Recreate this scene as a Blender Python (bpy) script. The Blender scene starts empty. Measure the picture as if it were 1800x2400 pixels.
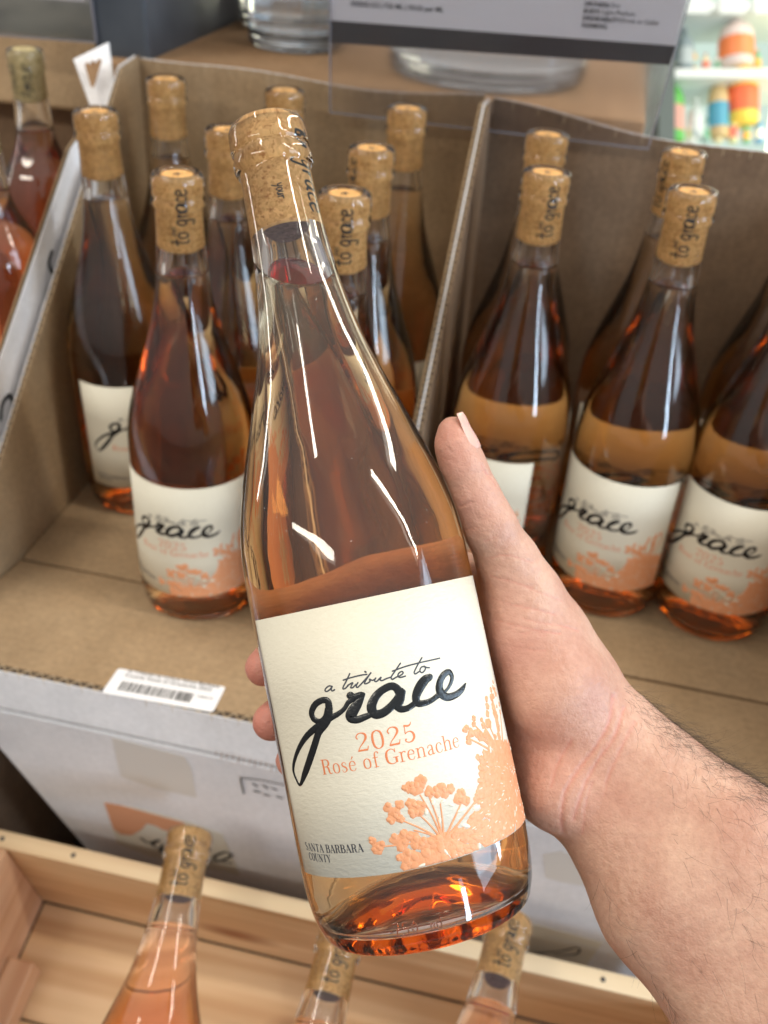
import bpy, bmesh, math, random
import numpy as np
from mathutils import Vector, Matrix, noise
rnd = random.Random(7)
S = bpy.context.scene
COL = S.collection

# ------------------------------------------------------------------ camera
FPX, TH, RO, CH = 2341.4, math.radians(34.57), math.radians(4.13), 0.4677   # focal length in px of an 1800x2400 picture
Fw = np.array([0, math.cos(TH), -math.sin(TH)])
_r = np.array([1.0, 0, 0]); _u = np.cross(_r, Fw)
Rt = math.cos(RO) * _r + math.sin(RO) * _u
Up = -math.sin(RO) * _r + math.cos(RO) * _u
CP = np.array([0, 0, CH])
cam = bpy.data.cameras.new('camera'); camo = bpy.data.objects.new('camera', cam); COL.objects.link(camo)
camo.matrix_world = Matrix(((Rt[0], Up[0], -Fw[0], 0), (Rt[1], Up[1], -Fw[1], 0), (Rt[2], Up[2], -Fw[2], CH), (0, 0, 0, 1)))
cam.sensor_fit = 'VERTICAL'; cam.sensor_height = 36.0; cam.sensor_width = 27.0
cam.lens = 36.0 * FPX / 2400.0
cam.clip_start = 0.02; cam.clip_end = 60
cam.dof.use_dof = True; cam.dof.focus_distance = 0.335; cam.dof.aperture_fstop = cam.lens / 3.0
S.camera = camo
S.view_settings.view_transform = 'Standard'; S.view_settings.look = 'None'; S.view_settings.exposure = 0.15; S.view_settings.gamma = 1.0
S.render.engine = 'CYCLES'
cy = S.cycles
cy.max_bounces = 22; cy.transmission_bounces = 20; cy.glossy_bounces = 6; cy.diffuse_bounces = 4; cy.transparent_max_bounces = 12
cy.caustics_refractive = True; cy.caustics_reflective = False; cy.blur_glossy = 0.6; cy.sample_clamp_indirect = 3.0
try:
    cy.use_denoising = True; cy.denoiser = 'OPENIMAGEDENOISE'
except Exception: pass

# ------------------------------------------------------------------ room light and lamps
W = bpy.data.worlds.new('World'); S.world = W; W.use_nodes = True
wn = W.node_tree.nodes; wl = W.node_tree.links
bg = wn['Background']; tc = wn.new('ShaderNodeTexCoord'); sep = wn.new('ShaderNodeSeparateXYZ'); cr = wn.new('ShaderNodeValToRGB')
mp = wn.new('ShaderNodeMapRange'); mp.inputs[1].default_value = -1; mp.inputs[2].default_value = 1
wl.new(tc.outputs['Generated'], sep.inputs[0]); wl.new(sep.outputs['Z'], mp.inputs[0]); wl.new(mp.outputs[0], cr.inputs[0])
cr.color_ramp.elements[0].position = 0.30; cr.color_ramp.elements[0].color = (0.17, 0.135, 0.115, 1)      # dark shop floor below
cr.color_ramp.elements[1].position = 0.85; cr.color_ramp.elements[1].color = (0.62, 0.59, 0.55, 1)      # pale ceiling above
wl.new(cr.outputs[0], bg.inputs[0]); bg.inputs[1].default_value = 0.96
def area(name, a, b, width, power, color, face=(0, 0.3, 0)):
    """a long lamp from a to b"""
    a = Vector(a); b = Vector(b); mid = (a + b) / 2
    l = bpy.data.lights.new(name, 'AREA'); l.shape = 'RECTANGLE'; l.size = (b - a).length; l.size_y = width; l.energy = power; l.color = color
    o = bpy.data.objects.new(name, l); COL.objects.link(o)
    x = (b - a).normalized(); z = (mid - Vector(face)); z = (z - x * z.dot(x)).normalized(); y = z.cross(x)
    o.matrix_world = Matrix(((x[0], y[0], z[0], mid[0]), (x[1], y[1], z[1], mid[1]), (x[2], y[2], z[2], mid[2]), (0, 0, 0, 1)))
    return o
WARM = (1.0, 0.93, 0.80); COOL = (0.62, 0.81, 1.0)
area('ceiling_tube', (0.72, 0.19, 2.0), (3.0, -0.16, 2.0), 0.10, 28, WARM)
area('ceiling_tube', (1.55, 0.85, 2.0), (3.1, 5.8, 2.0), 0.14, 62, WARM)
area('ceiling_tube', (-0.95, -1.65, 2.0), (-3.6, -1.05, 2.0), 0.18, 34, WARM)
area('ceiling_tube', (-1.0, -0.1, 2.1), (-1.1, 1.6, 2.1), 0.10, 16, WARM)
area('doorway_light', (-3.0, 1.35, -0.1), (-3.0, 1.35, 0.9), 0.10, 5, (1.0, 0.95, 0.85))
area('window_light', (2.1, -0.30, 0.30), (2.1, -0.30, 1.40), 1.0, 20, COOL)
area('side_window', (1.65, -1.42, -0.10), (1.65, -1.42, 0.80), 0.17, 16, (0.62, 0.80, 1.0), face=(0.15, 0.6, 0.2))
area('side_window', (2.35, 0.20, -0.15), (2.35, 0.20, 0.55), 0.20, 12, (0.62, 0.80, 1.0), face=(-0.13, 0.6, 0.2))

# ------------------------------------------------------------------ helpers
BROT = math.radians(-10)
Xb = np.array([math.cos(BROT), math.sin(BROT), 0]); Yb = np.array([-math.sin(BROT), math.cos(BROT), 0])
def ray(x, y):
    x *= 1.085; y *= 1.085
    return Fw + (x - 900) / FPX * Rt - (y - 1200) / FPX * Up
def loc(P): return np.array([P @ Xb, P @ Yb, P[2]])
def wor(P): return P[0] * Xb + P[1] * Yb + np.array([0, 0, P[2]])
def atz(x, y, z): r = ray(x, y); return loc(CP + r * (z - CH) / r[2])
def aty(x, y, Y): r = ray(x, y); return loc(CP + r * ((Y - CP @ Yb) / (r @ Yb)))
def atx(x, y, X): r = ray(x, y); return loc(CP + r * ((X - CP @ Xb) / (r @ Xb)))
def atd(x, y, d): return CP + ray(x, y) * d
def camw(v): return v[..., 0:1] * Rt + v[..., 1:2] * Up + v[..., 2:3] * Fw + CP

def thing(name, label, cat, loc=(0, 0, 0), rotz=0.0, group=None, mat=None):
    o = bpy.data.objects.new(name, None); COL.objects.link(o); o.empty_display_size = 0.02
    if mat is not None: o.matrix_world = mat
    else: o.location = loc; o.rotation_euler = (0, 0, rotz)
    o['label'] = label; o['category'] = cat
    if group: o['group'] = group
    return o
def mesh(name, verts, faces, mats, parent=None, smooth=False, midx=None, kind=None, label=None):
    me = bpy.data.meshes.new(name); me.from_pydata([tuple(map(float, v)) for v in verts], [], [tuple(map(int, f)) for f in faces])
    for m in (mats if isinstance(mats, (list, tuple)) else [mats]): me.materials.append(m)
    if midx is not None: me.polygons.foreach_set('material_index', np.array(midx, dtype=np.int32))
    if smooth: me.polygons.foreach_set('use_smooth', np.ones(len(me.polygons), dtype=bool))
    me.update()
    o = bpy.data.objects.new(name, me); COL.objects.link(o)
    if parent: o.parent = parent
    if kind: o['kind'] = kind
    if label: o['label'] = label
    return o
def tag(o, label, cat, group=None, kind=None):
    o['label'] = label; o['category'] = cat
    if group: o['group'] = group
    if kind: o['kind'] = kind
    return o
def frame(o, ex, ey, ez):
    return Matrix(((ex[0], ey[0], ez[0], o[0]), (ex[1], ey[1], ez[1], o[1]), (ex[2], ey[2], ez[2], o[2]), (0, 0, 0, 1)))
class MB:
    def __init__(s): s.v = []; s.f = []; s.m = []
    def add(s, v, f, m=0):
        n = len(s.v); s.v += [tuple(p) for p in v]; s.f += [tuple(i + n for i in q) for q in f]; s.m += [m] * len(f)
    def hexa(s, p, m=0):   # p: 8 points, bottom 4 then top 4
        s.add(p, [(3, 2, 1, 0), (4, 5, 6, 7), (0, 1, 5, 4), (1, 2, 6, 5), (2, 3, 7, 6), (3, 0, 4, 7)], m)
    def box(s, a, b, m=0):
        (x0, y0, z0), (x1, y1, z1) = a, b
        s.hexa([(x0, y0, z0), (x1, y0, z0), (x1, y1, z0), (x0, y1, z0), (x0, y0, z1), (x1, y0, z1), (x1, y1, z1), (x0, y1, z1)], m)
    def prism(s, pts, off, m=0):   # polygon pts (3d), extruded by off
        n = len(pts); off = np.array(off); q = [tuple(np.array(p) + off) for p in pts]
        s.add(list(map(tuple, pts)) + q, [tuple(range(n))[::-1], tuple(range(n, 2 * n))] + [(i, (i + 1) % n, (i + 1) % n + n, i + n) for i in range(n)], m)
    def build(s, name, mats, parent=None, smooth=False, **k):
        return mesh(name, s.v, s.f, mats, parent, smooth, s.m, **k)
def bevel(o, w, seg=2):
    m = o.modifiers.new('bevel', 'BEVEL'); m.width = w; m.segments = seg; m.limit_method = 'ANGLE'; m.angle_limit = math.radians(40)
    return o

# ------------------------------------------------------------------ materials
def mat(name, base, rough=0.5, **k):
    m = bpy.data.materials.new(name); m.use_nodes = True
    b = m.node_tree.nodes['Principled BSDF']; b.inputs['Base Color'].default_value = (*base, 1); b.inputs['Roughness'].default_value = rough
    for n, v in k.items(): b.inputs[n.replace('_', ' ')].default_value = v
    return m
def N(m, t, **k):
    n = m.node_tree.nodes.new('ShaderNode' + t)
    for a, v in k.items():
        if a.startswith('i'): n.inputs[int(a[1:])].default_value = v
        else: setattr(n, a, v)
    return n
def L(m, a, b): m.node_tree.links.new(a, b)
def P(m): return m.node_tree.nodes['Principled BSDF']
def coords(m, scale=(1, 1, 1)):
    t = N(m, 'TexCoord'); mp = N(m, 'Mapping'); mp.inputs['Scale'].default_value = scale; L(m, t.outputs['Object'], mp.inputs[0]); return mp.outputs[0]
def noise_col(m, co, scale, c0, c1, lo=0.35, hi=0.65, detail=5, rough=0.6):
    n = N(m, 'TexNoise'); n.inputs['Scale'].default_value = scale; n.inputs['Detail'].default_value = detail; n.inputs['Roughness'].default_value = rough
    L(m, co, n.inputs['Vector']); r = N(m, 'ValToRGB'); r.color_ramp.elements[0].position = lo; r.color_ramp.elements[1].position = hi
    r.color_ramp.elements[0].color = (*c0, 1); r.color_ramp.elements[1].color = (*c1, 1); L(m, n.outputs[0], r.inputs[0]); return n, r
def mixc(m, fac, a, b, mode='MIX'):
    x = N(m, 'Mix'); x.data_type = 'RGBA'; x.blend_type = mode
    for s, v in ((0, fac), (6, a), (7, b)):
        if hasattr(v, 'links') or hasattr(v, 'is_linked'): L(m, v, x.inputs[s])
        else: x.inputs[s].default_value = v if s == 0 else (*v, 1)
    return x.outputs[2]
def bump(m, h, strength, dist=0.001, prev=None):
    b = N(m, 'Bump'); b.inputs['Strength'].default_value = strength; b.inputs['Distance'].default_value = dist
    L(m, h, b.inputs['Height'])
    if prev is not None: L(m, prev, b.inputs['Normal'])
    L(m, b.outputs[0], P(m).inputs['Normal']); return b.outputs[0]

def cardboard(name, c0, c1, flute=(1, 0, 0), per=0.007, fl=0.25, sp=0.82, wv=0.965):
    m = mat(name, c0, 0.85); co = coords(m)
    n, r = noise_col(m, co, 14, c0, c1, 0.3, 0.7, 6)
    n2, r2 = noise_col(m, co, 260, (sp, sp, sp), (1.06, 1.06, 1.06), 0.3, 0.7, 3)
    w = N(m, 'TexWave'); w.wave_type = 'BANDS'; w.bands_direction = 'X' if flute[0] else ('Y' if flute[1] else 'Z')
    w.inputs['Scale'].default_value = 2 * math.pi / per / 20; w.inputs['Distortion'].default_value = 0.6; w.inputs['Detail'].default_value = 1; L(m, co, w.inputs['Vector'])
    rw = N(m, 'ValToRGB'); rw.color_ramp.elements[0].color = (wv, wv, wv, 1); rw.color_ramp.elements[1].color = (1.0, 1.0, 1.0, 1); L(m, w.outputs[0], rw.inputs[0])
    c = mixc(m, 1.0, r.outputs[0], r2.outputs[0], 'MULTIPLY'); c = mixc(m, 1.0, c, rw.outputs[0], 'MULTIPLY')
    n5, r5 = noise_col(m, co, 5.5, (sp * 0.5 + 0.42,) * 3, (1.06, 1.05, 1.04), 0.36, 0.60, 7, 0.62)
    c = mixc(m, 1.0, c, r5.outputs[0], 'MULTIPLY')
    L(m, c, P(m).inputs['Base Color']); b = bump(m, w.outputs[0], fl * 0.3, 0.0005); b = bump(m, n5.outputs[0], 0.5, 0.006, b); bump(m, n2.outputs[0], 0.22, 0.0004, b)
    return m
M = {}
M['kraft_x'] = cardboard('kraft_floor', (0.34, 0.225, 0.122), (0.44, 0.305, 0.178), (0, 1, 0), 0.0075)
M['kraft_v'] = cardboard('kraft_wall', (0.34, 0.228, 0.125), (0.45, 0.315, 0.185), (1, 0, 0), 0.0075)
M['kraft_s'] = cardboard('kraft_side', (0.34, 0.228, 0.125), (0.45, 0.315, 0.185), (0, 1, 0), 0.0075)
M['kraft_dark'] = cardboard('kraft_dark', (0.18, 0.112, 0.067), (0.25, 0.163, 0.10), (1, 0, 0), 0.0075)  # darker kraft copy; the right carton's shade is put into this colour
M['kraft_top'] = cardboard('kraft_top', (0.33, 0.19, 0.095), (0.42, 0.26, 0.14), (1, 0, 0), 0.02, 0.1)
M['kraft_core'] = mat('kraft_core', (0.085, 0.058, 0.038), 0.9); M['flute'] = mat('kraft_flute', (0.46, 0.34, 0.21), 0.9)
M['white_board'] = cardboard('white_board', (0.82, 0.815, 0.84), (0.87, 0.865, 0.89), (1, 0, 0), 0.0075, 0.06, 0.96, 0.988)
M['white_board_s'] = cardboard('white_board_side', (0.82, 0.815, 0.84), (0.87, 0.865, 0.89), (0, 1, 0), 0.0075, 0.06, 0.96, 0.988)
M['ink'] = mat('black_ink', (0.012, 0.013, 0.014), 0.5)
M['ink_gloss'] = mat('raised_black_ink', (0.010, 0.013, 0.016), 0.22)
n_ = N(M['ink_gloss'], 'TexNoise'); n_.inputs['Scale'].default_value = 900; n_.inputs['Detail'].default_value = 3; L(M['ink_gloss'], coords(M['ink_gloss']), n_.inputs['Vector']); bump(M['ink_gloss'], n_.outputs[0], 0.5, 0.0003)
M['grey_ink'] = mat('grey_ink', (0.05, 0.055, 0.07), 0.5)
M['orange_ink'] = mat('orange_ink', (0.76, 0.23, 0.09), 0.55)
M['umbel_ink'] = mat('pale_orange_ink', (0.78, 0.36, 0.18), 0.5)
_m = M['umbel_ink']; _n, _rr = noise_col(_m, coords(_m), 700, (0.74, 0.31, 0.145), (0.82, 0.40, 0.22), 0.3, 0.7, 3); L(_m, _rr.outputs[0], P(_m).inputs['Base Color']); bump(_m, _n.outputs[0], 0.25, 0.0003)
M['peel'] = mat('orange_print', (0.75, 0.36, 0.20), 0.7)
M['cream_print'] = mat('cream_print', (0.74, 0.70, 0.60), 0.7)
M['tape'] = mat('beige_tape', (0.75, 0.72, 0.68), 0.45)
# label paper
_m = mat('label_paper', (0.78, 0.735, 0.585), 0.55); M['paper'] = _m
_n, _rr = noise_col(_m, coords(_m, (1, 1, 2.2)), 420, (0.755, 0.72, 0.60), (0.79, 0.755, 0.635), 0.3, 0.7, 4); L(_m, _rr.outputs[0], P(_m).inputs['Base Color']); bump(_m, _n.outputs[0], 0.42, 0.0006)
# glass and wine
M['glass'] = mat('clear_glass', (1, 1, 1), 0.0, Transmission_Weight=1.0, IOR=1.5)
_m = M['glass']; _n = N(_m, 'TexNoise'); _n.inputs['Scale'].default_value = 55; _n.inputs['Detail'].default_value = 2; L(_m, coords(_m, (1, 1, 0.35)), _n.inputs['Vector']); bump(_m, _n.outputs[0], 0.045, 0.004)
def wine(name, col, dens):
    m = mat(name, (1, 1, 1), 0.0, Transmission_Weight=1.0, IOR=1.34)
    v = N(m, 'VolumeAbsorption'); v.inputs[0].default_value = (*col, 1); v.inputs[1].default_value = dens
    L(m, v.outputs[0], m.node_tree.nodes['Material Output'].inputs['Volume']); return m
M['wine'] = wine('rose_wine', (0.997, 0.64, 0.04), 24.0)
M['wine_pale'] = wine('pale_rose_wine', (0.99, 0.68, 0.36), 48.0)
M['wine_red'] = wine('deep_rose_wine', (0.975, 0.50, 0.12), 36.0)
# cork
def corkmat(name, c0, c1, c2):
    m = mat(name, c0, 0.8); co = coords(m)
    v = N(m, 'TexVoronoi'); v.inputs['Scale'].default_value = 800; L(m, co, v.inputs['Vector'])
    r = N(m, 'ValToRGB'); e = r.color_ramp.elements; e[0].position = 0.12; e[0].color = (*c0, 1); e[1].position = 0.8; e[1].color = (*c1, 1); L(m, v.outputs['Color'], r.inputs[0])
    n, r2 = noise_col(m, co, 620, c2, (1, 1, 1), 0.36, 0.46, 5, 0.65)
    n3, r3 = noise_col(m, co, 120, (0.75, 0.70, 0.6), (1.05, 1.05, 1.05), 0.3, 0.6, 4)
    c = mixc(m, 1.0, r.outputs[0], r2.outputs[0], 'MULTIPLY'); c = mixc(m, 1.0, c, r3.outputs[0], 'MULTIPLY'); L(m, c, P(m).inputs['Base Color']); bump(m, n.outputs[0], 0.5, 0.0004); return m
M['cork'] = corkmat('cork', (0.66, 0.34, 0.11), (0.86, 0.51, 0.20), (0.66, 0.50, 0.36))
M['cork_lit_end'] = corkmat('cork_lit_end', (0.74, 0.45, 0.24), (0.86, 0.60, 0.37), (0.75, 0.6, 0.5))  # lighter cork copy for the tops, overhead light put into the colour
M['cork_pale'] = corkmat('pale_cork', (0.60, 0.48, 0.23), (0.74, 0.62, 0.34), (0.45, 0.36, 0.22))
M['cork_wet'] = corkmat('wine_stained_cork', (0.12, 0.06, 0.06), (0.22, 0.12, 0.11), (0.35, 0.25, 0.25))
# wood
def wood(name, c0, c1, axis):
    m = mat(name, c0, 0.55); sc = {'X': (0.6, 9, 9), 'Y': (9, 0.6, 9), 'Z': (9, 9, 0.6)}[axis]; co = coords(m, sc)
    n, r = noise_col(m, co, 7, c0, c1, 0.32, 0.68, 8, 0.55)
    w = N(m, 'TexWave'); w.bands_direction = {'X': 'Y', 'Y': 'X', 'Z': 'X'}[axis]; w.inputs['Scale'].default_value = 1.1; w.inputs['Distortion'].default_value = 18; w.inputs['Detail'].default_value = 3; w.inputs['Detail Scale'].default_value = 1.2
    L(m, co, w.inputs['Vector']); r2 = N(m, 'ValToRGB'); r2.color_ramp.elements[0].color = (0.80, 0.69, 0.60, 1); r2.color_ramp.elements[0].position = 0.0; r2.color_ramp.elements[1].color = (1, 1, 1, 1); r2.color_ramp.elements[1].position = 0.55; L(m, w.outputs[0], r2.inputs[0])
    vk = N(m, 'TexVoronoi'); vk.inputs['Scale'].default_value = 0.9; L(m, coords(m, tuple(c_ * 0.9 if c_ > 1 else 3.2 for c_ in sc)), vk.inputs['Vector']); r3 = N(m, 'ValToRGB'); r3.color_ramp.elements[0].color = (0.38, 0.20, 0.12, 1); r3.color_ramp.elements[0].position = 0.035; r3.color_ramp.elements[1].color = (1, 1, 1, 1); r3.color_ramp.elements[1].position = 0.12; L(m, vk.outputs['Distance'], r3.inputs[0])
    L(m, mixc(m, 1.0, mixc(m, 0.75, r.outputs[0], r2.outputs[0], 'MULTIPLY'), r3.outputs[0], 'MULTIPLY'), P(m).inputs['Base Color']); bump(m, n.outputs[0], 0.2, 0.0006); return m
M['wood_x'] = wood('pine_board_long', (0.62, 0.39, 0.205), (0.74, 0.51, 0.30), 'X')
M['wood_y'] = wood('pine_board_side', (0.60, 0.35, 0.215), (0.71, 0.46, 0.29), 'Y')
M['wood_rim'] = wood('pine_edge', (0.76, 0.58, 0.36), (0.84, 0.68, 0.46), 'X')
M['acrylic'] = mat('clear_acrylic', (0.92, 0.92, 0.95), 0.16, Transmission_Weight=1.0, IOR=1.42)
M['acrylic_edge'] = mat('acrylic_edge', (0.50, 0.50, 0.58), 0.15, Transmission_Weight=0.7)
M['sheet'] = mat('white_sheet', (0.90, 0.89, 0.92), 0.6)
M['band'] = mat('dark_band', (0.045, 0.045, 0.05), 0.5)
M['black_box'] = mat('dark_box', (0.05, 0.06, 0.08), 0.45)
_m = M['black_box']; _n, _rr = noise_col(_m, coords(_m), 9, (0.035, 0.045, 0.06), (0.09, 0.105, 0.13), 0.3, 0.7, 3); L(_m, _rr.outputs[0], P(_m).inputs['Base Color'])
M['spirit'] = mat('clear_spirit', (0.97, 0.99, 1.0), 0.0, Transmission_Weight=1.0, IOR=1.36)
M['grey_label'] = mat('grey_label', (0.60, 0.63, 0.68), 0.5)
M['sticker_orange'] = mat('orange_sticker', (0.85, 0.27, 0.02), 0.5)
# skin
_m = mat('skin', (0.62, 0.36, 0.26), 0.46, Subsurface_Weight=0.12, Subsurface_Scale=0.003); M['skin'] = _m
P(_m).inputs['Subsurface Radius'].default_value = (1.0, 0.35, 0.2)
_co = coords(_m)
_n, _rr = noise_col(_m, _co, 38, (0.50, 0.262, 0.188), (0.65, 0.41, 0.305), 0.30, 0.68, 5)
_n2, _r2 = noise_col(_m, _co, 420, (0.93, 0.90, 0.89), (1.04, 1.04, 1.04), 0.35, 0.65, 4)
_at = N(_m, 'Attribute'); _at.attribute_name = 'flush_and_shade'
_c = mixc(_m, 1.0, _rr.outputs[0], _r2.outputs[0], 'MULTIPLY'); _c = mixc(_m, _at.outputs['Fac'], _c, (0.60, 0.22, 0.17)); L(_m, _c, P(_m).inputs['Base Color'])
_v = N(_m, 'TexVoronoi'); _v.feature = 'DISTANCE_TO_EDGE'; _v.inputs['Scale'].default_value = 750; L(_m, _co, _v.inputs['Vector'])
_v2 = N(_m, 'TexVoronoi'); _v2.feature = 'DISTANCE_TO_EDGE'; _v2.inputs['Scale'].default_value = 260; L(_m, _co, _v2.inputs['Vector']); _b = bump(_m, _v2.outputs['Distance'], 0.22, 0.0012)
_bb = N(_m, 'Bump'); _bb.inputs['Strength'].default_value = 0.4; _bb.inputs['Distance'].default_value = 0.0004; L(_m, _v.outputs['Distance'], _bb.inputs['Height']); L(_m, _b, _bb.inputs['Normal']); _b = _bb.outputs[0]; bump(_m, _n2.outputs[0], 0.45, 0.0007, _b)
M['nail'] = mat('fingernail', (0.72, 0.44, 0.37), 0.28, Subsurface_Weight=0.15, Subsurface_Scale=0.002)
M['hair'] = mat('arm_hair', (0.05, 0.032, 0.022), 0.5)

GRACE=[
  [(18.8,82.79,2.36),(18.71,85.23,2.14),(20.42,86.0,1.8),(23.62,85.06,1.93),(25.91,82.63,1.97),(25.5,80.32,1.89),(23.26,79.34,1.46),(20.93,80.41,1.54),(19.03,82.82,2.31),(19.67,80.46,2.57),(21.5,78.44,2.66),(24.68,75.71,2.23),(27.39,71.84,2.31),(31.31,66.7,2.4),(35.28,62.23,2.14),(39.09,58.76,0.94),(40.92,60.89,1.03),(41.66,63.4,1.2),(40.08,66.39,1.37),(36.01,70.59,1.54),(31.2,74.36,1.8),(26.49,76.91,1.97),(21.92,78.69,2.14),(18.76,79.93,1.71),(16.05,80.76,1.46),(13.57,82.0,1.29),(11.64,83.91,1.37)] ,
  [(11.64,83.91,1.29),(10.69,84.35,1.54),(9.66,85.18,1.71),(10.27,86.31,1.54),(11.01,85.83,1.46),(9.23,85.22,1.89),(7.08,85.51,1.89),(6.24,85.55,1.29)] ,
  [(6.76,85.04,1.71),(8.7,82.77,2.57),(10.82,80.72,3.17),(11.73,79.05,3.09),(9.93,77.93,2.14),(7.35,78.27,1.89),(4.76,78.79,1.54)] ,
  [(-5.68,83.46,2.57),(-4.66,85.52,2.23),(-2.96,86.29,2.14),(0.08,85.52,2.14),(2.72,83.64,2.4),(4.39,80.94,2.74),(3.77,78.59,2.57),(1.14,78.46,2.4),(-2.05,80.01,2.31),(-4.56,82.09,2.14),(-5.96,83.81,2.4)] ,
  [(-6.76,83.63,1.54),(-5.39,82.11,2.83),(-4.15,80.16,3.0),(-4.82,78.47,2.06),(-7.06,78.21,1.71),(-9.35,78.98,1.71)] ,
  [(-16.79,86.27,1.97),(-14.81,85.69,2.66),(-12.62,83.93,2.83),(-10.77,81.5,2.49),(-10.6,79.18,2.14),(-12.72,78.53,1.8),(-15.48,78.78,1.54),(-18.28,79.76,1.54)] ,
  [(-18.01,79.62,1.54),(-21.12,80.34,0.94),(-23.74,82.02,1.11),(-25.35,84.36,1.46),(-24.52,86.29,1.71),(-22.01,85.72,1.97),(-19.94,83.5,2.23),(-19.49,80.72,2.66),(-21.65,78.49,2.31),(-25.63,78.48,1.97),(-28.87,79.63,1.63),(-30.7,80.91,0.6)] ,
]
TRIB=[
  [(16.03,89.94),(17.11,90.23),(18.38,89.69),(18.93,88.95),(18.26,88.61),(17.05,89.07),(16.15,89.83),(16.6,89.01),(16.36,88.48),(15.4,88.73)] ,
  [(9.2,92.94),(10.79,90.87),(12.23,89.18),(12.46,88.52),(11.72,88.52),(10.49,89.27)] ,
  [(11.78,91.26),(9.15,91.59),(5.77,91.75),(3.73,91.63)] ,
  [(10.7,89.31),(8.87,89.91),(9.32,89.18),(9.81,88.46),(9.21,88.31),(7.77,89.17)] ,
  [(7.14,89.58),(7.87,88.7),(7.62,88.09),(6.4,88.75)] ,
  [(4.11,92.6),(3.89,92.44)] ,
  [(6.4,88.75),(3.71,90.73),(2.18,91.97),(2.88,91.38),(4.55,89.68),(5.04,88.89),(4.33,88.75),(3.17,89.2),(3.19,89.9),(2.35,89.4),(1.49,89.55)] ,
  [(1.14,89.88),(1.69,89.18),(1.04,88.76),(-0.66,89.83),(-0.16,89.04),(-0.78,88.67),(-2.29,88.99),(-3.89,89.14)] ,
  [(-7.77,92.85),(-5.57,90.81),(-3.89,89.14),(-4.14,88.35),(-5.34,88.74)] ,
  [(-4.68,90.92),(-9.08,91.46),(-13.92,91.62),(-18.05,91.54),(-21.97,91.45)] ,
  [(-5.34,88.74),(-6.86,88.98),(-7.99,89.54),(-7.7,90.17),(-6.62,89.84),(-6.1,88.98),(-6.81,88.38),(-8.56,88.44)] ,
  [(-15.42,93.02),(-13.32,90.94),(-11.75,89.03),(-12.08,88.39),(-13.38,88.83)] ,
  [(-15.75,90.11),(-14.55,90.05),(-13.82,89.19),(-14.16,88.33),(-15.11,88.53),(-15.96,89.41),(-15.49,90.17),(-16.41,89.56),(-17.32,89.27)] ,
]
BL1 = [(-2.5,53.5,2.0),(-6.3,54.4,2.3),(-4.4,52.6,2.4),(-1.0,53.6,1.2),(5.7,48.5,1.7),(1.8,48.9,1.6),(4.0,46.7,2.0),(5.4,44.7,1.6),(2.5,44.4,1.5),(-1.9,48.2,2.0),(-4.7,47.0,1.9),(-2.4,45.6,2.1),(-3.9,45.7,2.0),(-8.6,50.6,1.9),(-12.8,51.0,1.7),(-11.2,49.9,2.0),(-15.9,49.7,1.7),(-13.7,48.8,1.8),(-19.1,47.1,1.9),(-20.3,44.7,1.9),(-17.6,45.9,1.8),(12.9,39.1,1.4),(11.9,36.3,2.0),(10.7,37.1,1.8),(5.3,38.2,2.1),(2.1,38.6,2.3),(-0.3,38.1,2.0),(3.6,36.4,2.4),(-1.3,35.9,2.4),(-3.7,34.9,2.4),(-6.7,34.6,2.5),(-9.8,34.3,3.2),(5.0,32.5,1.4),(2.0,32.1,2.7),(3.6,29.5,2.1),(-0.1,30.2,3.2),(-4.3,30.8,3.2),(-8.5,30.7,3.8),(-12.9,31.0,3.2)]
ST1 = [(-9.8,34.3,0.0),(-5.4,50.3,0.5),(-9.8,34.3,0.0),(-1.2,39.9,0.5),(2.5,44.1,0.5),(-9.8,34.3,0.0),(-11.3,45.9,0.5),(-9.8,34.3,0.0),(-18.3,44.0,0.6),(-9.8,34.3,0.0),(-2.5,46.0,0.5),(-9.8,34.3,0.0),(10.2,36.8,0.5),(-9.8,34.3,0.0),(-8.2,48.7,0.5),(-12.4,33.6,0.0),(-27.1,45.0,0.6)]
BL2 = [(-46.3,75.8,1.0),(-41.0,73.6,1.2),(-45.1,73.3,1.3),(-40.5,71.2,1.3),(-45.2,70.2,1.7),(-39.4,68.8,1.3),(-45.5,67.5,2.0),(-31.2,69.1,1.1),(-30.6,67.2,1.1),(-35.1,67.7,0.9),(-35.5,65.7,1.3),(-26.2,66.6,1.3),(-27.2,67.0,1.0),(-26.7,62.3,1.3),(-26.6,63.6,0.9),(-28.4,64.8,1.7),(-31.1,64.1,1.7),(-32.6,62.4,1.7),(-38.7,65.6,2.0),(-36.0,62.3,2.0),(-37.3,59.3,2.0),(-29.1,56.5,1.1),(-30.6,55.1,1.7),(-29.4,52.9,1.3),(-29.6,50.6,1.7),(-45.5,62.8,1.7),(-33.5,55.7,2.0),(-39.0,55.6,2.3),(-44.2,57.7,1.7),(-53.1,69.5,1.0),(-51.8,67.0,1.0)]
POLY = [(-29.0,50.1,0.0),(-25.9,47.4,0.0),(-24.3,43.4,0.0),(-22.2,39.0,0.0),(-12.9,35.7,0.0),(-9.7,33.4,0.0),(4.7,29.3,0.0),(-60.2,27.9,0.0),(-60.2,54.4,0.0),(-37.0,58.7,0.0)]
HOLES = [(-6.2,44.6,1.3),(-9.0,47.0,1.1),(-12.3,46.5,1.0),(-15.0,44.5,1.0),(-18.0,42.1,1.5),(-10.0,41.1,1.1),(-18.6,36.9,1.7),(-24.1,41.3,1.7),(-27.1,36.5,0.9),(-34.8,33.2,0.7),(-22.0,29.2,1.3),(-15.8,31.7,0.8),(-9.8,30.9,1.2),(-1.2,28.7,1.3),(-36.4,57.2,1.2),(-43.3,61.6,0.8),(-34.8,63.2,0.7),(-31.6,64.0,0.6)]


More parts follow.
